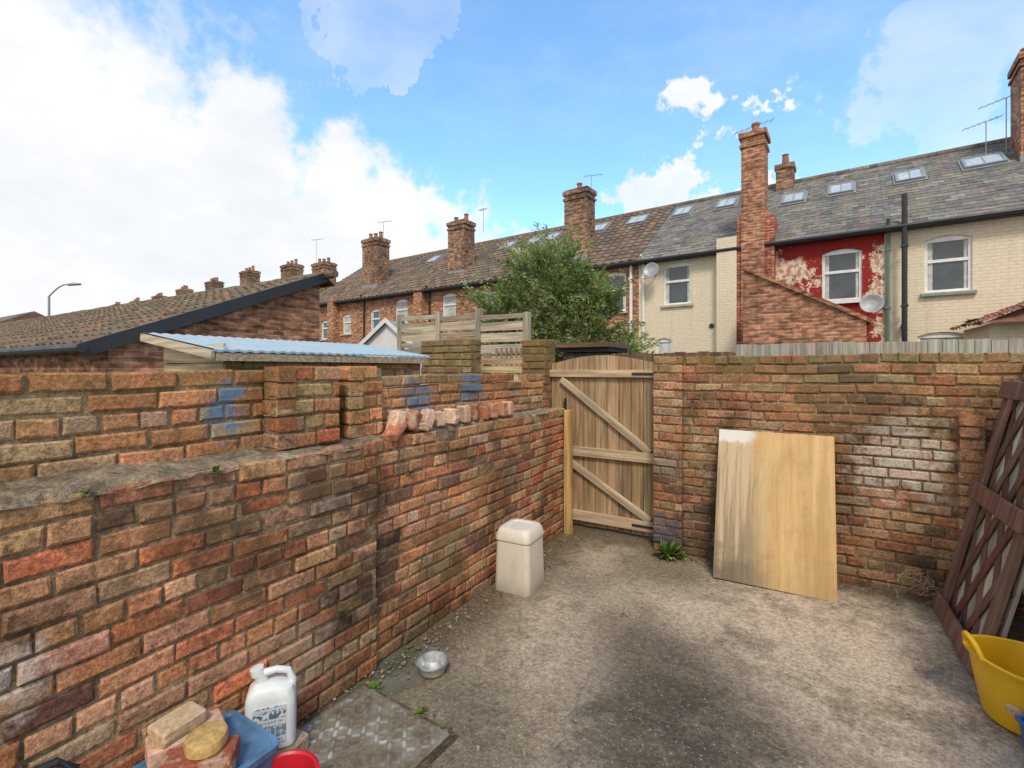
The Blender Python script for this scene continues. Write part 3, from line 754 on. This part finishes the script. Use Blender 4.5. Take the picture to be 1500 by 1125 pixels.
w.box(-.98,0,0,.022,-.0,.055,0,(.52,.42,.29),M)
w.box(-3.17,-3.145,1.62,3.62,1.70,1.752,0,(.42,.32,.21))
child(w,'fascia_boards',[M_woodh],sh)

fe=empty('weathered_slat_fence',(-4.6,6.0,0))
w=MB()
for px in (-5.82,-4.98,-4.2,-3.36):
    w.cbox(px-.045,px+.045,5.95,6.04,0,2.56 if px<-4 else 2.46,.004,1,jit((.38,.32,.24),.1))
for s,(a,b,zt) in enumerate(((-5.78,-5.02,2.5),(-4.94,-4.24,2.48),(-4.16,-3.4,2.44))):
    for i in range(9):
        z=zt-i*.085; tl=R.uniform(-.004,.004)
        w.box(a,b,5.965+(i%2)*.012,5.978+(i%2)*.012,z-.07,z,0,jit((.44,.365,.265),.22),Matrix.Rotation(tl,4,'Y'))
child(w,'slats_and_posts',[M_woodh,M_woodv],fe)
w=MB()
for i in range(4): w.box(-3.35,-2.62,4.78,4.80,1.40+i*.10,1.48+i*.10,0,jit((.58,.43,.24),.15))
w.box(-3.3,-3.22,4.80,4.86,0,1.84,1,(.3,.22,.14)); w.box(-2.72,-2.64,4.80,4.86,0,1.84,1,(.3,.22,.14))
w.build('timber_rail_fence',[M_woodh,M_woodv])
w=MB(); xx=-3.45
while xx<-2.65:
    w.box(xx,xx+.03,5.3,5.32,1.2,1.92,0,jit((.3,.22,.15),.2)); xx+=.075
for z in (1.84,1.74,1.64): w.box(-3.45,-2.65,5.32,5.335,z,z+.035,1,(.34,.25,.16))
w.build('trellis_screen',[M_woodv,M_woodh])
w=MB()
w.box(-2.75,-2.15,5.9,6.6,0,1.86,0,(.06,.05,.045)); 
w.box(-2.82,-2.08,5.82,6.7,1.93,1.99,1,(.17,.10,.06)); w.box(-2.80,-2.1,5.86,6.65,1.87,1.925,1,(.03,.03,.03))
w.build('garden_shed',[M_woodv,M_woodh])
w=MB(); x=-.55
while x<1.6:
    w.box(x,x+.093,5.2+R.uniform(0,.004),5.22,.1,1.885+R.uniform(-.012,.012),0,jit((.38,.345,.28),.18)); x+=.097
w.box(-.55,1.6,5.222,5.26,1.7,1.78,1,(.3,.28,.24))
w.build('grey_picket_fence',[M_woodv,M_woodh])
w=MB(); x=-2.1
while x<.2:
    w.box(x,x+.12,5.62+R.uniform(0,.008),5.64,.1,1.83+R.uniform(-.012,.012),0,jit((.16,.095,.06),.2)); x+=.124
w.build('brown_board_fence',[M_woodv])

ws=empty('white_gabled_shed',(-9.5,10.5,0))
w=MB()
w.add([(-11.2,10,0),(-9.3,10,0),(-9.3,10,2.35),(-10.2,10,3.0),(-11.2,10,2.35)],[(0,1,2,3,4)],0)
w.add([(-9.3,10,0),(-9.3,12,0),(-9.3,12,2.35),(-9.3,10,2.35)],[(0,1,2,3)],0)
w.add([(-9.2,9.9,2.30),(-9.2,12,2.30),(-10.2,12,3.05),(-10.2,9.9,3.05)],[(0,1,2,3)],1,(.3,.3,.3))
w.add([(-11.3,9.9,2.30),(-11.3,12,2.30),(-10.2,12,3.05),(-10.2,9.9,3.05)],[(3,2,1,0)],1,(.3,.3,.3))
w.add([(-9.15,9.88,2.22),(-9.15,9.88,2.36),(-10.2,9.88,3.12),(-10.2,9.88,2.97)],[(0,1,2,3)],0)
w.add([(-11.35,9.88,2.22),(-11.35,9.88,2.36),(-10.2,9.88,3.12),(-10.2,9.88,2.97)],[(3,2,1,0)],0)
child(w,'body_and_roof',[M_white,M_slate],ws)

# ---------------------------------------------------------------- terrace
P0=Vector((4.1,14.5,0)); RZ=rad(-4.53)
TM=Matrix.Translation(P0)@Matrix.Rotation(RZ,4,'Z')
EZ=5.2; SL=.6875
def tpar(name,s,dz=0):
    e=empty(name,TM@Vector((-s,2,dz)),(0,0,RZ)); e['ox']=-s; return e
def tchild(mb,name,mats,par,smooth=False):
    o=mb.build(name,mats,par,smooth=smooth); o.location=(-par['ox'],-2,0); return o
def wall_holes(mb,x0,x1,z0,z1,holes,mat=0,y=0,rev=.10):
    xs=sorted({x0,x1,*[h[0] for h in holes],*[h[1] for h in holes]}); zs=sorted({z0,z1,*[h[2] for h in holes],*[h[3] for h in holes]})
    for a,b in zip(xs,xs[1:]):
        for c,d in zip(zs,zs[1:]):
            mx=(a+b)/2;mz=(c+d)/2
            if any(h[0]<mx<h[1] and h[2]<mz<h[3] for h in holes): continue
            mb.add([(a,y,c),(b,y,c),(b,y,d),(a,y,d)],[(0,1,2,3)],mat)
    for (a,b,c,d) in holes:
        mb.add([(a,y,c),(b,y,c),(b,y+rev,c),(a,y+rev,c)],[(0,1,2,3)],mat)
        mb.add([(a,y,d),(b,y,d),(b,y+rev,d),(a,y+rev,d)],[(3,2,1,0)],mat)
        for x in (a,b): mb.add([(x,y,c),(x,y+rev,c),(x,y+rev,d),(x,y,d)],[(0,1,2,3)],mat)
        n=8; rise=.09
        for k in range(n):
            xa=a+(b-a)*k/n;xb=a+(b-a)*(k+1)/n
            f=lambda x:d-rise*((2*(x-a)/(b-a)-1)**2)
            mb.add([(xa,y-.002,f(xa)),(xb,y-.002,f(xb)),(xb,y-.002,d),(xa,y-.002,d)],[(0,1,2,3)],mat)
            mb.add([(xa,y-.002,f(xa)),(xb,y-.002,f(xb)),(xb,y+rev,f(xb)),(xa,y+rev,f(xa))],[(0,1,2,3)],mat)
def window(par,a,b,c,d,i,curt=False,arch=None):
    w=MB(); y=.05; f=.06
    w.box(a,a+f,y,y+.06,c,d,0);w.box(b-f,b,y,y+.06,c,d,0);w.box(a+f,b-f,y,y+.06,c,c+f,0);w.box(a+f,b-f,y,y+.06,d-f-.07,d,0)
    m=(c+d)/2+.08; w.box(a+f,b-f,y-.006,y+.05,m-.035,m+.035,0)
    w.box(a+f,b-f,y+.035,y+.045,c+f,d-f,1)
    if curt: w.box(a+f,b-f,y+.03,y+.034,c+f,d-f,2)
    else:
        w.box(a+f,a+f+.09,y+.0305,y+.034,c+f,d-f,2); w.box(b-f-.07,b-f,y+.0305,y+.034,c+f,d-f,2)
    w.box(a-.07,b+.07,-.07,.03,c-.07,c-.003,3)
    if arch is not None:
        n=max(6,int((b-a)/.08))
        for k in range(n):
            t0=k/n;t1=(k+.86)/n
            g1=lambda t:(a-.05+(b-a+.1)*t, d-.09*((2*t-1)**2)+.012)
            (xa,za),(xb,zb)=g1(t0),g1(t1)
            w.add([(xa,-.008,za),(xb,-.008,zb),(xb+(t1-.5)*.08,-.008,zb+.2),(xa+(t0-.5)*.08,-.008,za+.2)],[(0,1,2,3)],4,arch)
    tchild(w,'window_%d'%i,[M_white,M_glass,M_curt,M_rend,mat_arch],par)
mat_arch=mat_attr('arch_bricks',.9,30,.3)
def chimney(par,i,s,y,wd,dp,z0,z1,pots=2,mat=None):
    w=MB(); x=-s
    w.box(x-wd/2,x+wd/2,y-dp/2,y+dp/2,z0,z1-.35,0)
    w.box(x-wd/2-.04,x+wd/2+.04,y-dp/2-.04,y+dp/2+.04,z1-.35,z1-.27,0)
    w.box(x-wd/2-.0,x+wd/2+.0,y-dp/2,y+dp/2,z1-.27,z1-.16,0)
    w.box(x-wd/2-.05,x+wd/2+.05,y-dp/2-.05,y+dp/2+.05,z1-.16,z1,0)
    w.box(x-wd/2+.03,x+wd/2-.03,y-dp/2+.03,y+dp/2-.03,z1,z1+.05,2)
    for k in range(pots):
        px=x+(0 if pots==1 else (-wd/2+.18+(wd-.36)*k/(pots-1))); h=R.uniform(.28,.4)
        w.lathe([(.11,z1+.03),(.10,z1+.05),(.085,z1+h-.05),(.105,z1+h-.04),(.105,z1+h),(.07,z1+h),(.065,z1+h-.08)],14,1,(1,1,1),Matrix.Translation((px,y,0)))
    zr=EZ+SL*(y-dp/2)
    if zr>z0: w.box(x-wd/2-.015,x+wd/2+.015,y-dp/2-.015,y-dp/2+.1,zr-.1,zr+.16,3)
    tchild(w,'chimney_%d'%i,[mat or M_bt_chim,M_pot,M_cem,M_lead],par)
def velux(par,i,s,y,wd=.62,hh=.85):
    w=MB(); M=Matrix.Translation((-s,y,EZ+SL*y+.05))@Matrix.Rotation(math.atan(SL),4,'X')
    t=.06; a=wd/2;b=hh/2
    w.box(-a,-a+t,-b,b,0,.07,0,(1,1,1),M);w.box(a-t,a,-b,b,0,.07,0,(1,1,1),M)
    w.box(-a+t,a-t,-b,-b+t,0,.07,0,(1,1,1),M);w.box(-a+t,a-t,b-t,b,0,.07,0,(1,1,1),M)
    w.box(-a+t,a-t,-b+t,b-t,0,.05,1,(1,1,1),M); w.box(-.015,.015,-b+t,b-t,.05,.06,0,(1,1,1),M)
    w.box(-a-.05,a+.05,-b-.07,b+.05,-.03,.008,2,(1,1,1),M)
    tchild(w,'roof_window_%d'%i,[M_grey,M_vglass,M_lead],par)
M_vglass=mat_plain('skylight_glass',(.5,.54,.54),.15,spec=1.0,amp=.15)  # pale base colour carries the sky's reflection in the panes
M_lead=mat_plain('lead_flashing',(.26,.27,.28),.6)
def house(name,s0,s1,wm,kind,wins=[],low=[],dz=0,chims=[],vel=[],arch=None):
    p=tpar(name,(s0+s1)/2,dz); x0=-s1;x1=-s0
    w=MB(); holes=[(-b,-a,c,d) for (a,b,c,d) in wins+low]
    wall_holes(w,x0,x1,0,EZ+.02,holes)
    w.add([(x0,8,0),(x1,8,0),(x1,8,EZ),(x0,8,EZ)],[(3,2,1,0)])
    for x,sg in ((x0+.004,1),(x1-.004,-1)):
        f=[(x,0,0),(x,8,0),(x,8,EZ),(x,4,EZ+SL*4-.05),(x,0,EZ)]
        w.add(f,[(0,1,2,3,4)] if sg<0 else [(4,3,2,1,0)])
    tchild(w,'walls',[wm],p)
    for i,(a,b,c,d) in enumerate(wins+low): window(p,-b,-a,c,d,i+1,curt=(i+int(s0))%2==1,arch=arch)
    w=MB()
    if kind=='slate': roof_sheet(w,x0,x1,-.22,EZ-.22*SL,4,EZ+4*SL,.26,.21,'slate',PSL)
    else: roof_sheet(w,x0,x1,-.22,EZ-.22*SL,4,EZ+4*SL,.30,.33,'pan',PT)
    w.add([(x0,4,EZ+4*SL),(x1,4,EZ+4*SL),(x1,8.2,EZ-.1),(x0,8.2,EZ-.1)],[(0,1,2,3)],0,(.12,.12,.12))
    xx=x0
    while xx<x1-.05:
        xe=min(xx+.45,x1); c=jit((.18,.15,.12) if kind=='slate' else (.21,.145,.10),.2)
        w.tube([(xx+.005,4,EZ+4*SL-.01),(xe-.005,4,EZ+4*SL-.01)],.11,10,0,c); xx+=.45
    tchild(w,'roof',[M_slate if kind=='slate' else M_tile],p)
    w=MB(); w.tube([(x0,-.29,EZ-.20),(x1,-.29,EZ-.20)],.05,8); w.box(x0,x1,-.2,-.012,EZ-.26,EZ-.17)
    tchild(w,'gutter',[M_dark],p)
    for i,c in enumerate(chims): chimney(p,i+1,*c)
    for i,v in enumerate(vel): velux(p,i+1,*v)
    return p
def pipe(par,name,s,z0,z1,mat,r=.045,y=-.09,swan=False):
    w=MB(); pts=[(-s,y,z0),(-s,y,z1)]
    if swan: pts+=[(-s,y-.0,z1+.05),(-s,-.27,z1+.3)]
    w.tube(pts,r,8)
    z=z0+.3
    while z<z1: w.box(-s-r-.015,-s+r+.015,y-r-.005,y+r+.02,z,z+.05); z+=1.4
    tchild(w,name,[mat],par)
AR=(.44,.19,.10)
A=house('terraced_house_cream',-6.0,2.36,M_cream,'slate',[(.80,1.62,3.42,4.72)],[(.85,1.75,1.2,2.5),(-2.2,-1.2,3.4,4.7)],vel=[(.21,2.66,.8,.8),(1.71,2.57),(-1.8,2.6)],
        chims=[(-1.05,2.85,1.25,1.0,6.6,9.55,2,M_bt_ext)])
pipe(A,'soil_pipe',2.0,0,5.75,M_dark,.055,-.28); pipe(A,'green_downpipe',2.30,0,4.95,mat_plain('green_paint',(.12,.2,.15),.6),.04,-.06,True)
w=MB(); w.box(-2.05,-1.95,-.28,-.0,2.6,2.7); tchild(w,'pipe_branch',[M_dark],A)
w=MB(); w.box(-1.69,-.73,-.085,-.02,3.335,3.395); tchild(w,'green_sill',[mat_plain('green_sill_paint',(.2,.28,.24),.6)],A)
B=house('terraced_house_red',2.36,4.85,M_redp,'slate',[(2.80,3.64,3.38,4.70)],[],vel=[(3.28,2.52),(4.5,2.45)])
w=MB(); w.box(-3.71,-2.73,-.085,-.02,3.30,3.37); tchild(w,'white_sill',[M_white],B)
C=house('terraced_house_cream',4.85,8.55,M_cream,'slate',[(6.93,7.76,3.6,4.88)],[(7.5,8.0,1.3,2.6)],vel=[(6.56,3.1),(8.05,3.09)])
w=MB()
w.box(-5.50,-4.93,-.35,.35,0,8.05,0); w.box(-5.54,-4.89,-.39,.39,7.72,7.80,0); w.box(-5.56,-4.87,-.41,.41,7.98,8.12,0)
w.box(-5.62,-4.70,-.28,.5,0,5.75,1)
w.lathe([(.12,8.1),(.10,8.15),(.09,8.4),(.11,8.42),(.11,8.48),(.06,8.48)],14,2,(1,1,1),Matrix.Translation((-5.2,.05,0)))
w.add([(-5.62,-.27,5.75),(-4.70,-.27,5.75),(-4.93,-.2,6.0),(-5.50,-.2,6.0),(-5.62,.5,5.75),(-4.70,.5,5.75),(-4.93,.5,6.0),(-5.5,.5,6.0)],[(0,1,2,3),(1,5,6,2),(4,0,3,7)],0)
tchild(w,'chimney_stack',[M_bt_ext,mat_bricktex('brick_flaking_red',(.40,.10,.06),(.28,.10,.06),(.45,.34,.26),dirt=.3),M_pot],B)
w=MB(); w.box(-6.15,-5.625,-.30,.35,0,5.35,0); tchild(w,'rendered_pier',[M_cream],C)
w=MB(); w.box(-5.1,-4.6,3.4,4.0,7,8.45,0); w.box(-5.14,-4.56,3.36,4.04,8.3,8.45,0)
w.lathe([(.12,8.45),(.09,8.8),(.11,8.84),(.06,8.84)],12,1,(1,1,1),Matrix.Translation((-4.85,3.7,0)))
tchild(w,'ridge_chimney',[M_bt_chim,M_pot],B)
w=MB(); w.lathe([(.001,0),(.12,.015),(.23,.06),(.235,.066),(.22,.066),(.11,.022),(.001,.01)],24,0,(1,1,1),Matrix.Translation((-2.62,-.38,3.2))@Matrix.Rotation(rad(75),4,'X'))
w.tube([(-2.62,-.36,3.2),(-2.62,0,3.1)],.018,6); tchild(w,'satellite_dish',[M_grey],B)
w=MB(); w.lathe([(.001,0),(.12,.015),(.23,.06),(.235,.066),(.22,.066),(.11,.022),(.001,.01)],24,0,(1,1,1),Matrix.Translation((-8.0,-.38,4.65))@Matrix.Rotation(rad(75),4,'X'))
w.tube([(-8.0,-.36,4.65),(-8.0,0,4.55)],.018,6); tchild(w,'satellite_dish',[M_grey],C)
w=MB(); w.tube([(-6.35,-.03,2.9),(-6.35,.02,2.9)],.07,14); tchild(w,'wall_vent',[M_dark],C)
D=house('terraced_house_brick',8.55,13.3,M_bt_red,'pan',[(8.98,9.80,3.52,4.82)],[],vel=[(9.76,3.09,.75,.8),(11.3,2.99)],chims=[(11.05,.75,.92,.62,5.2,8.05,1)],arch=AR)
pipe(D,'white_downpipe',8.78,0,5.0,M_white,.05,-.08); pipe(C,'cream_downpipe',8.38,0,4.9,M_white,.04,-.06,True)
w=MB(); w.box(-8.85,-8.65,-.12,-.05,4.95,5.08); tchild(w,'hopper',[M_white],D)
E=house('terraced_house_brick',13.3,17.7,M_bt_red,'pan',[(16.4,17.15,3.7,4.8),(14.2,14.9,3.6,4.7)],[],vel=[(14.4,3.0),(15.8,2.9),(13.5,2.95)],chims=[(17.15,1.2,.95,.7,5.6,8.1,2)],arch=AR)
F=house('terraced_house_brick',17.7,22.1,M_bt_red,'pan',[(19.3,20.1,3.7,4.8),(21.2,21.9,3.4,4.5)],[],vel=[(20.5,2.9)],arch=AR)
H1=house('terraced_house_brick',22.1,27.6,M_bt_red,'pan',[(25.2,26.0,3.2,4.2),(23.4,24.1,3.4,4.4)],[],chims=[(23.0,1.2,1.15,.8,5.6,8.25,3)],vel=[(25.0,2.8)],arch=AR)
for hh,ss in ((E,13.45),(F,17.85),(H1,22.3)): pipe(hh,'downpipe',ss,0,4.9,M_dark,.045,-.07,True)
w=MB(); w.box(-24.9,-24.4,-.35,0,0,5.3,0); tchild(w,'wall_pier',[M_bt_red],H1)
w=MB(); w.box(-18.6,-18.1,-.3,0,0,5.15,0); tchild(w,'wall_pier',[M_bt_red],F)
s=27.6
cz=[(29.4,8.4),(33.0,8.75),(38.6,9.0),(44.3,8.85),(50.0,8.8),(55.6,8.7),(61.5,8.7),(67.2,8.8)]
for i,(cs,ct) in enumerate(cz):
    e=s+ (5.1 if i==0 else 5.6)
    house('terraced_house_brick',s,e,M_bt_red,'pan',[(s+1.2,s+2.0,3.6,4.8)],[],dz=-.75,chims=[(cs,2.4,1.3,.8,6.0,ct+.75-.35,3)])
    s=e
def aerial(name,base,h,yaw,L=1.1,n=7,r=.009,tilt=.12):
    w=MB(); w.tube([(0,0,0),(0,0,h)],r*1.3,6)
    M=Matrix.Translation((0,0,h))@Matrix.Rotation(yaw,4,'Z')@Matrix.Rotation(-tilt,4,'Y')
    w.tube([(-L*.4,0,0),(L*.6,0,0)],r,6,0,(1,1,1),M)
    for k in range(n):
        x=-L*.35+L*.9*k/(n-1); q=.17-.01*k; w.tube([(x,-q,0),(x,q,0)],r*.6,5,0,(1,1,1),M)
    return w.build(name,[M_grey],loc=base)
aerial('tv_aerial',TM@Vector((-5.15,.1,8.1)),.35,3.5,1.1,tilt=-.3)
aerial('tv_aerial',TM@Vector((-.1,3.0,7.2)),1.05,3.4,.9,tilt=-.3)
aerial('tv_aerial',TM@Vector((.30,3.1,7.3)),1.5,3.3,1.0,tilt=-.3)
aerial('tv_aerial',TM@Vector((-10.6,.8,7.8)),.75,.6,.7)
aerial('tv_aerial',TM@Vector((-22.4,1.2,8.1)),1.0,.6,.7)
aerial('tv_aerial',TM@Vector((-29.6,2.0,8.0)),1.5,.6,.7)
aerial('tv_aerial',TM@Vector((-16.7,2.2,7.9)),1.0,2.6,.7)

ex=empty('brick_rear_extension',(0,13,0))
w=MB()
w.add([(-1.12,12,0),(1.14,12,0),(1.14,12,2.62),(-1.02,12,3.84),(-1.12,12,3.84)],[(0,1,2,3,4)],0)
w.add([(-1.12,12,0),(-1.12,14.5,0),(-1.12,14.5,3.84),(-1.12,12,3.84)],[(3,2,1,0)],0)
w.add([(1.14,12,0),(1.14,14.5,0),(1.14,14.5,2.62),(1.14,12,2.62)],[(0,1,2,3)],0)
child(w,'walls',[M_bt_ext],ex)
w=MB(); an=math.atan2(1.22,2.16); M=Matrix.Translation((-1.05,11.94,3.87))@Matrix.Rotation(an,4,'Y')
w.box(-.1,2.62,0,.22,-.02,.06,0,(1,1,1),M); w.box(-.05,2.6,.22,2.6,-.10,.0,1,(.16,.07,.05),M)
child(w,'coping_and_roof',[M_bt_out,M_tile],ex)
lt=empty('tiled_lean_to',(4.5,13,0))
w=MB(); w.box(3.1,6.5,12.6,14.3,0,2.5,0); child(w,'walls',[M_cream],lt)
w=MB()
roof_sheet(w,-1.0,1.3,0,0,2.2,.98,.28,.3,'pan',[(3,(.33,.13,.09)),(2,(.25,.11,.08))],M=Matrix.Translation((2.9,13.4,2.5))@Matrix.Rotation(rad(-90),4,'Z'))
w.add([(2.9,12.1,2.5),(5.1,13.2,3.5),(8,12.1,2.5)],[(0,2,1)],0,(.2,.09,.06))
child(w,'roof',[M_tile],lt)

dh=empty('distant_house',(-60,13,0))
w=MB()
w.box(-72,-52,10,16,0,4.6,0); child(w,'walls',[M_bt_red],dh)
w=MB(); roof_sheet(w,-72,-52,9.8,4.5,13,6.2,.5,.4,'slate',PSL); w.add([(-72,13,6.2),(-52,13,6.2),(-52,16.2,4.5),(-72,16.2,4.5)],[(0,1,2,3)],0,(.12,.12,.13))
w.add([(-52,9.8,4.5),(-52,16.2,4.5),(-52,13,6.2)],[(0,1,2)],0,(.2,.1,.07))
child(w,'roof',[M_slate],dh)
w=MB()
w.tube([(0,0,0),(0,0,1.2),(0,0,5.4)],[.09,.07,.05],10); pts=[]
for k in range(9):
    t=k/8; pts.append((.95*t,0,5.4+.62*math.sin(t*math.pi/2)))
w.tube(pts,.035,8)
w.loft([(0,.62,.16,.06,0,0),(.03,.72,.24,.1,0,0),(.09,.66,.2,.09,0,0),(.12,.4,.12,.05,0,0)],0,(1,1,1),Matrix.Translation((1.3,0,5.97))@Matrix.Rotation(rad(-4),4,'Y'))
w.build('street_lamp',[M_grey],smooth=True,loc=(-33.4,8.9,0),rot=(0,0,rad(31)))

w=MB()
w.tube([(-12,2.0,1.74),(-5.2,1.1,1.74)],.006,5,0,(.5,.5,.5))
for i,(t,c) in enumerate(((.55,(.03,.03,.035)),(.64,(.05,.08,.14)),(.72,(.03,.03,.03)),(.80,(.04,.045,.05)),(.87,(.25,.05,.05)))):
    x=-12+6.8*t;y=2-.9*t; vs=[];fs=[]
    for a in range(9):
        for b in range(4):
            vs.append((x+a*.055,y-.007*a+.03*math.sin(a*1.4+i)*(b/3),1.74-b*.16+.01*math.sin(a)))
    for a in range(8):
        for b in range(3): fs.append((a*4+b,a*4+b+1,a*4+b+5,a*4+b+4))
    w.add(vs,fs,0,c)
w.build('washing_on_line',[mat_attr('cloth',.9,10,.2)],smooth=True)

# ---------------------------------------------------------------- tree
def shrub(name,loc,lobes,ntw,nl,cols,trunk_r=.07):
    t=empty(name,loc); w=MB(); lf=MB()
    for (cx,cy,cz,rx,ry,rz) in lobes:
        p=[Vector((R.uniform(-.08,.08),R.uniform(-.08,.08),0))]; e=Vector((cx,cy,cz))
        for k in range(1,6):
            q=k/5; p.append(Vector((e.x*q**1.4,e.y*q**1.4,e.z*q))+Vector((R.uniform(-.06,.06),R.uniform(-.06,.06),0)))
        w.tube(p,[trunk_r*(1-.15*k) for k in range(6)],7,0,(.12,.09,.06))
    tot=sum(l[3]*l[4]*l[5] for l in lobes)
    for l in lobes:
        n=int(ntw*l[3]*l[4]*l[5]/tot)+8
        lb=R.uniform(.85,1.2)
        for i in range(n):
            while True:
                v=Vector((R.uniform(-1,1),R.uniform(-1,1),R.uniform(-1,1)))
                if v.length<1: break
            v=v.normalized()*(v.length**.55)
            start=Vector((l[0]+v.x*l[3]*.6,l[1]+v.y*l[4]*.6,l[2]+v.z*l[5]*.6))
            d=(Vector((v.x,v.y,v.z*.8+.55))+Vector((R.uniform(-.35,.35),R.uniform(-.35,.35),R.uniform(-.2,.7)))).normalized()
            Lt=R.uniform(.3,.95)*min(1,l[3]*1.6); pts=[start]
            for k in range(5):
                d=(d+Vector((0,0,-.09))).normalized(); pts.append(pts[-1]+d*Lt/5)
            w.tube(pts,[.007,.006,.005,.004,.003,.002],4,0,(.14,.13,.06),caps=False)
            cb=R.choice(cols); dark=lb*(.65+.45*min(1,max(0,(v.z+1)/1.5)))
            for k in range(nl):
                q=R.random()*5; i0=min(4,int(q)); pp=pts[i0].lerp(pts[i0+1],q-i0)+Vector((R.gauss(0,.028),R.gauss(0,.028),R.gauss(0,.028)))
                ld=(d*1.2+Vector((R.uniform(-1,1),R.uniform(-1,1),R.uniform(-.9,.5)))).normalized(); ll=R.uniform(.05,.11)
                sd=ld.cross(Vector((R.uniform(-1,1),R.uniform(-1,1),R.uniform(-1,1)))).normalized()*ll*.16
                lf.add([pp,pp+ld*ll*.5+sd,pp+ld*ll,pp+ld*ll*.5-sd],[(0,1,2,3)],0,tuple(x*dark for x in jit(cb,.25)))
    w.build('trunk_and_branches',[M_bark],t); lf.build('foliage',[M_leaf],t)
M_bark=mat_attr('bark',.9,30,.3)
shrub('willow_shrub',(-4.15,8.1,0),[(-.05,0,3.1,.85,.7,.65),(-.85,.1,2.75,.65,.6,.55),(.65,-.1,2.85,.65,.6,.5),(-.3,0,2.1,.95,.7,.6),(.85,-.1,2.2,.8,.6,.6),(1.5,.1,1.85,.42,.5,.45),(.1,.1,3.75,.42,.35,.32),(-1.3,.1,3.0,.3,.35,.28),(1.2,0,2.7,.34,.3,.32),(-1.2,0,2.1,.45,.4,.5),(-.45,0,3.6,.34,.3,.32),(.6,0,3.4,.3,.3,.25)],
      520,58,[(.26,.33,.10),(.20,.27,.08),(.32,.39,.15),(.14,.20,.06)])
weed('gutter_plant',(3.05,13.3,2.55),60,.25,.2,GC)

# ---------------------------------------------------------------- sky
world=bpy.data.worlds.new('World'); scene.world=world; world.use_nodes=True
class WG(G):
    def __init__(s,nt): s.nt=nt
g=WG(world.node_tree); nt=g.nt; nt.nodes.clear()
out=nt.nodes.new('ShaderNodeOutputWorld'); bg=nt.nodes.new('ShaderNodeBackground'); nt.links.new(bg.outputs[0],out.inputs[0])
sky=nt.nodes.new('ShaderNodeTexSky'); sky.sky_type='NISHITA'; sky.sun_disc=False
SE=rad(50); SA=rad(152)
sky.sun_elevation=SE; sky.sun_rotation=SA; sky.air_density=1.0; sky.dust_density=.6; sky.ozone_density=2.0
dr=nt.nodes.new('ShaderNodeTexCoord').outputs['Generated']
n1=g.noise(g.vmul(dr,(1,1,1.6)),5.0,8,.55,.2); n2=g.noise(g.vmul(dr,(1,1,2.0)),5,6,.6)
wp=g.vadd(dr,g.vmul(g.vadd(g.noise(g.vadd(dr,(4,2,7)),6,5,.62,color=True),(-.5,-.5,-.5)),(.15,.15,.12)))
f=None
for (v,r,wt) in [((-1.309,.379,.26),26,1.3),((-1.431,.305,.128),23,1.3),((-1.065,.526,.32),19,1.1),((-.882,.636,.26),17,1.05),((-.72,.746,.22),13,.9),((-1.126,.489,.60),13,.5),
                 ((-.735,.7245,.68),5,.38),((-.211,1.04,.33),8,.85),((-.09,1.09,.30),6,.75),((-.3696,.945,.28),8,.7),((.314,1.356,.54),9,.42),((.2,-1,.3),75,1.4),((1,-.3,.5),45,1.2),((-1,-.6,.6),35,1.1)]:  # wide last blobs: unseen clouds behind the camera, added to whiten the ambient light
    v=Vector(v).normalized(); d=g.dot(wp,tuple(v))
    b=g.mr(d,math.cos(rad(r)),math.cos(rad(r*.15)),0,wt)
    f=b if f is None else g.math('MAXIMUM',f,b)
f=g.math('ADD',f,g.math('MULTIPLY',g.math('SUBTRACT',n1,.5),.75))
mask=g.mr(f,.12,1.0)
cloud=g.mix(g.mr(n2,.3,.7),(7.4,7.7,8.1),(8.6,8.6,8.6))
skyc=g.mix(1.0,sky.outputs[0],(2.1,2.75,3.0),'MULTIPLY')
haze=g.mr(g.noise(g.vmul(dr,(1,1,2.5)),2.2,6,.65),.42,.75,.03,.28)
skyc=g.mix(haze,skyc,(7,7.8,8.4))
nt.links.new(g.mix(mask,skyc,cloud),bg.inputs[0]); bg.inputs[1].default_value=.12

sd=bpy.data.lights.new('sun','SUN'); sd.energy=2.5; sd.angle=rad(12); sd.color=(1,.92,.80)
so=bpy.data.objects.new('sun',sd); scene.collection.objects.link(so)
dv=Vector((math.sin(SA)*math.cos(SE),math.cos(SA)*math.cos(SE),math.sin(SE)))
so.rotation_euler=dv.to_track_quat('Z','Y').to_euler(); so.location=dv*30

# ---------------------------------------------------------------- camera
cd=bpy.data.cameras.new('camera'); cam=bpy.data.objects.new('camera',cd); scene.collection.objects.link(cam)
cam.location=(0,0,1.65); cam.rotation_euler=(rad(90),0,rad(31.07)); cd.lens=16.85; cd.sensor_width=36; cd.shift_y=-.015
cd.clip_start=.05; cd.clip_end=2000
scene.camera=cam
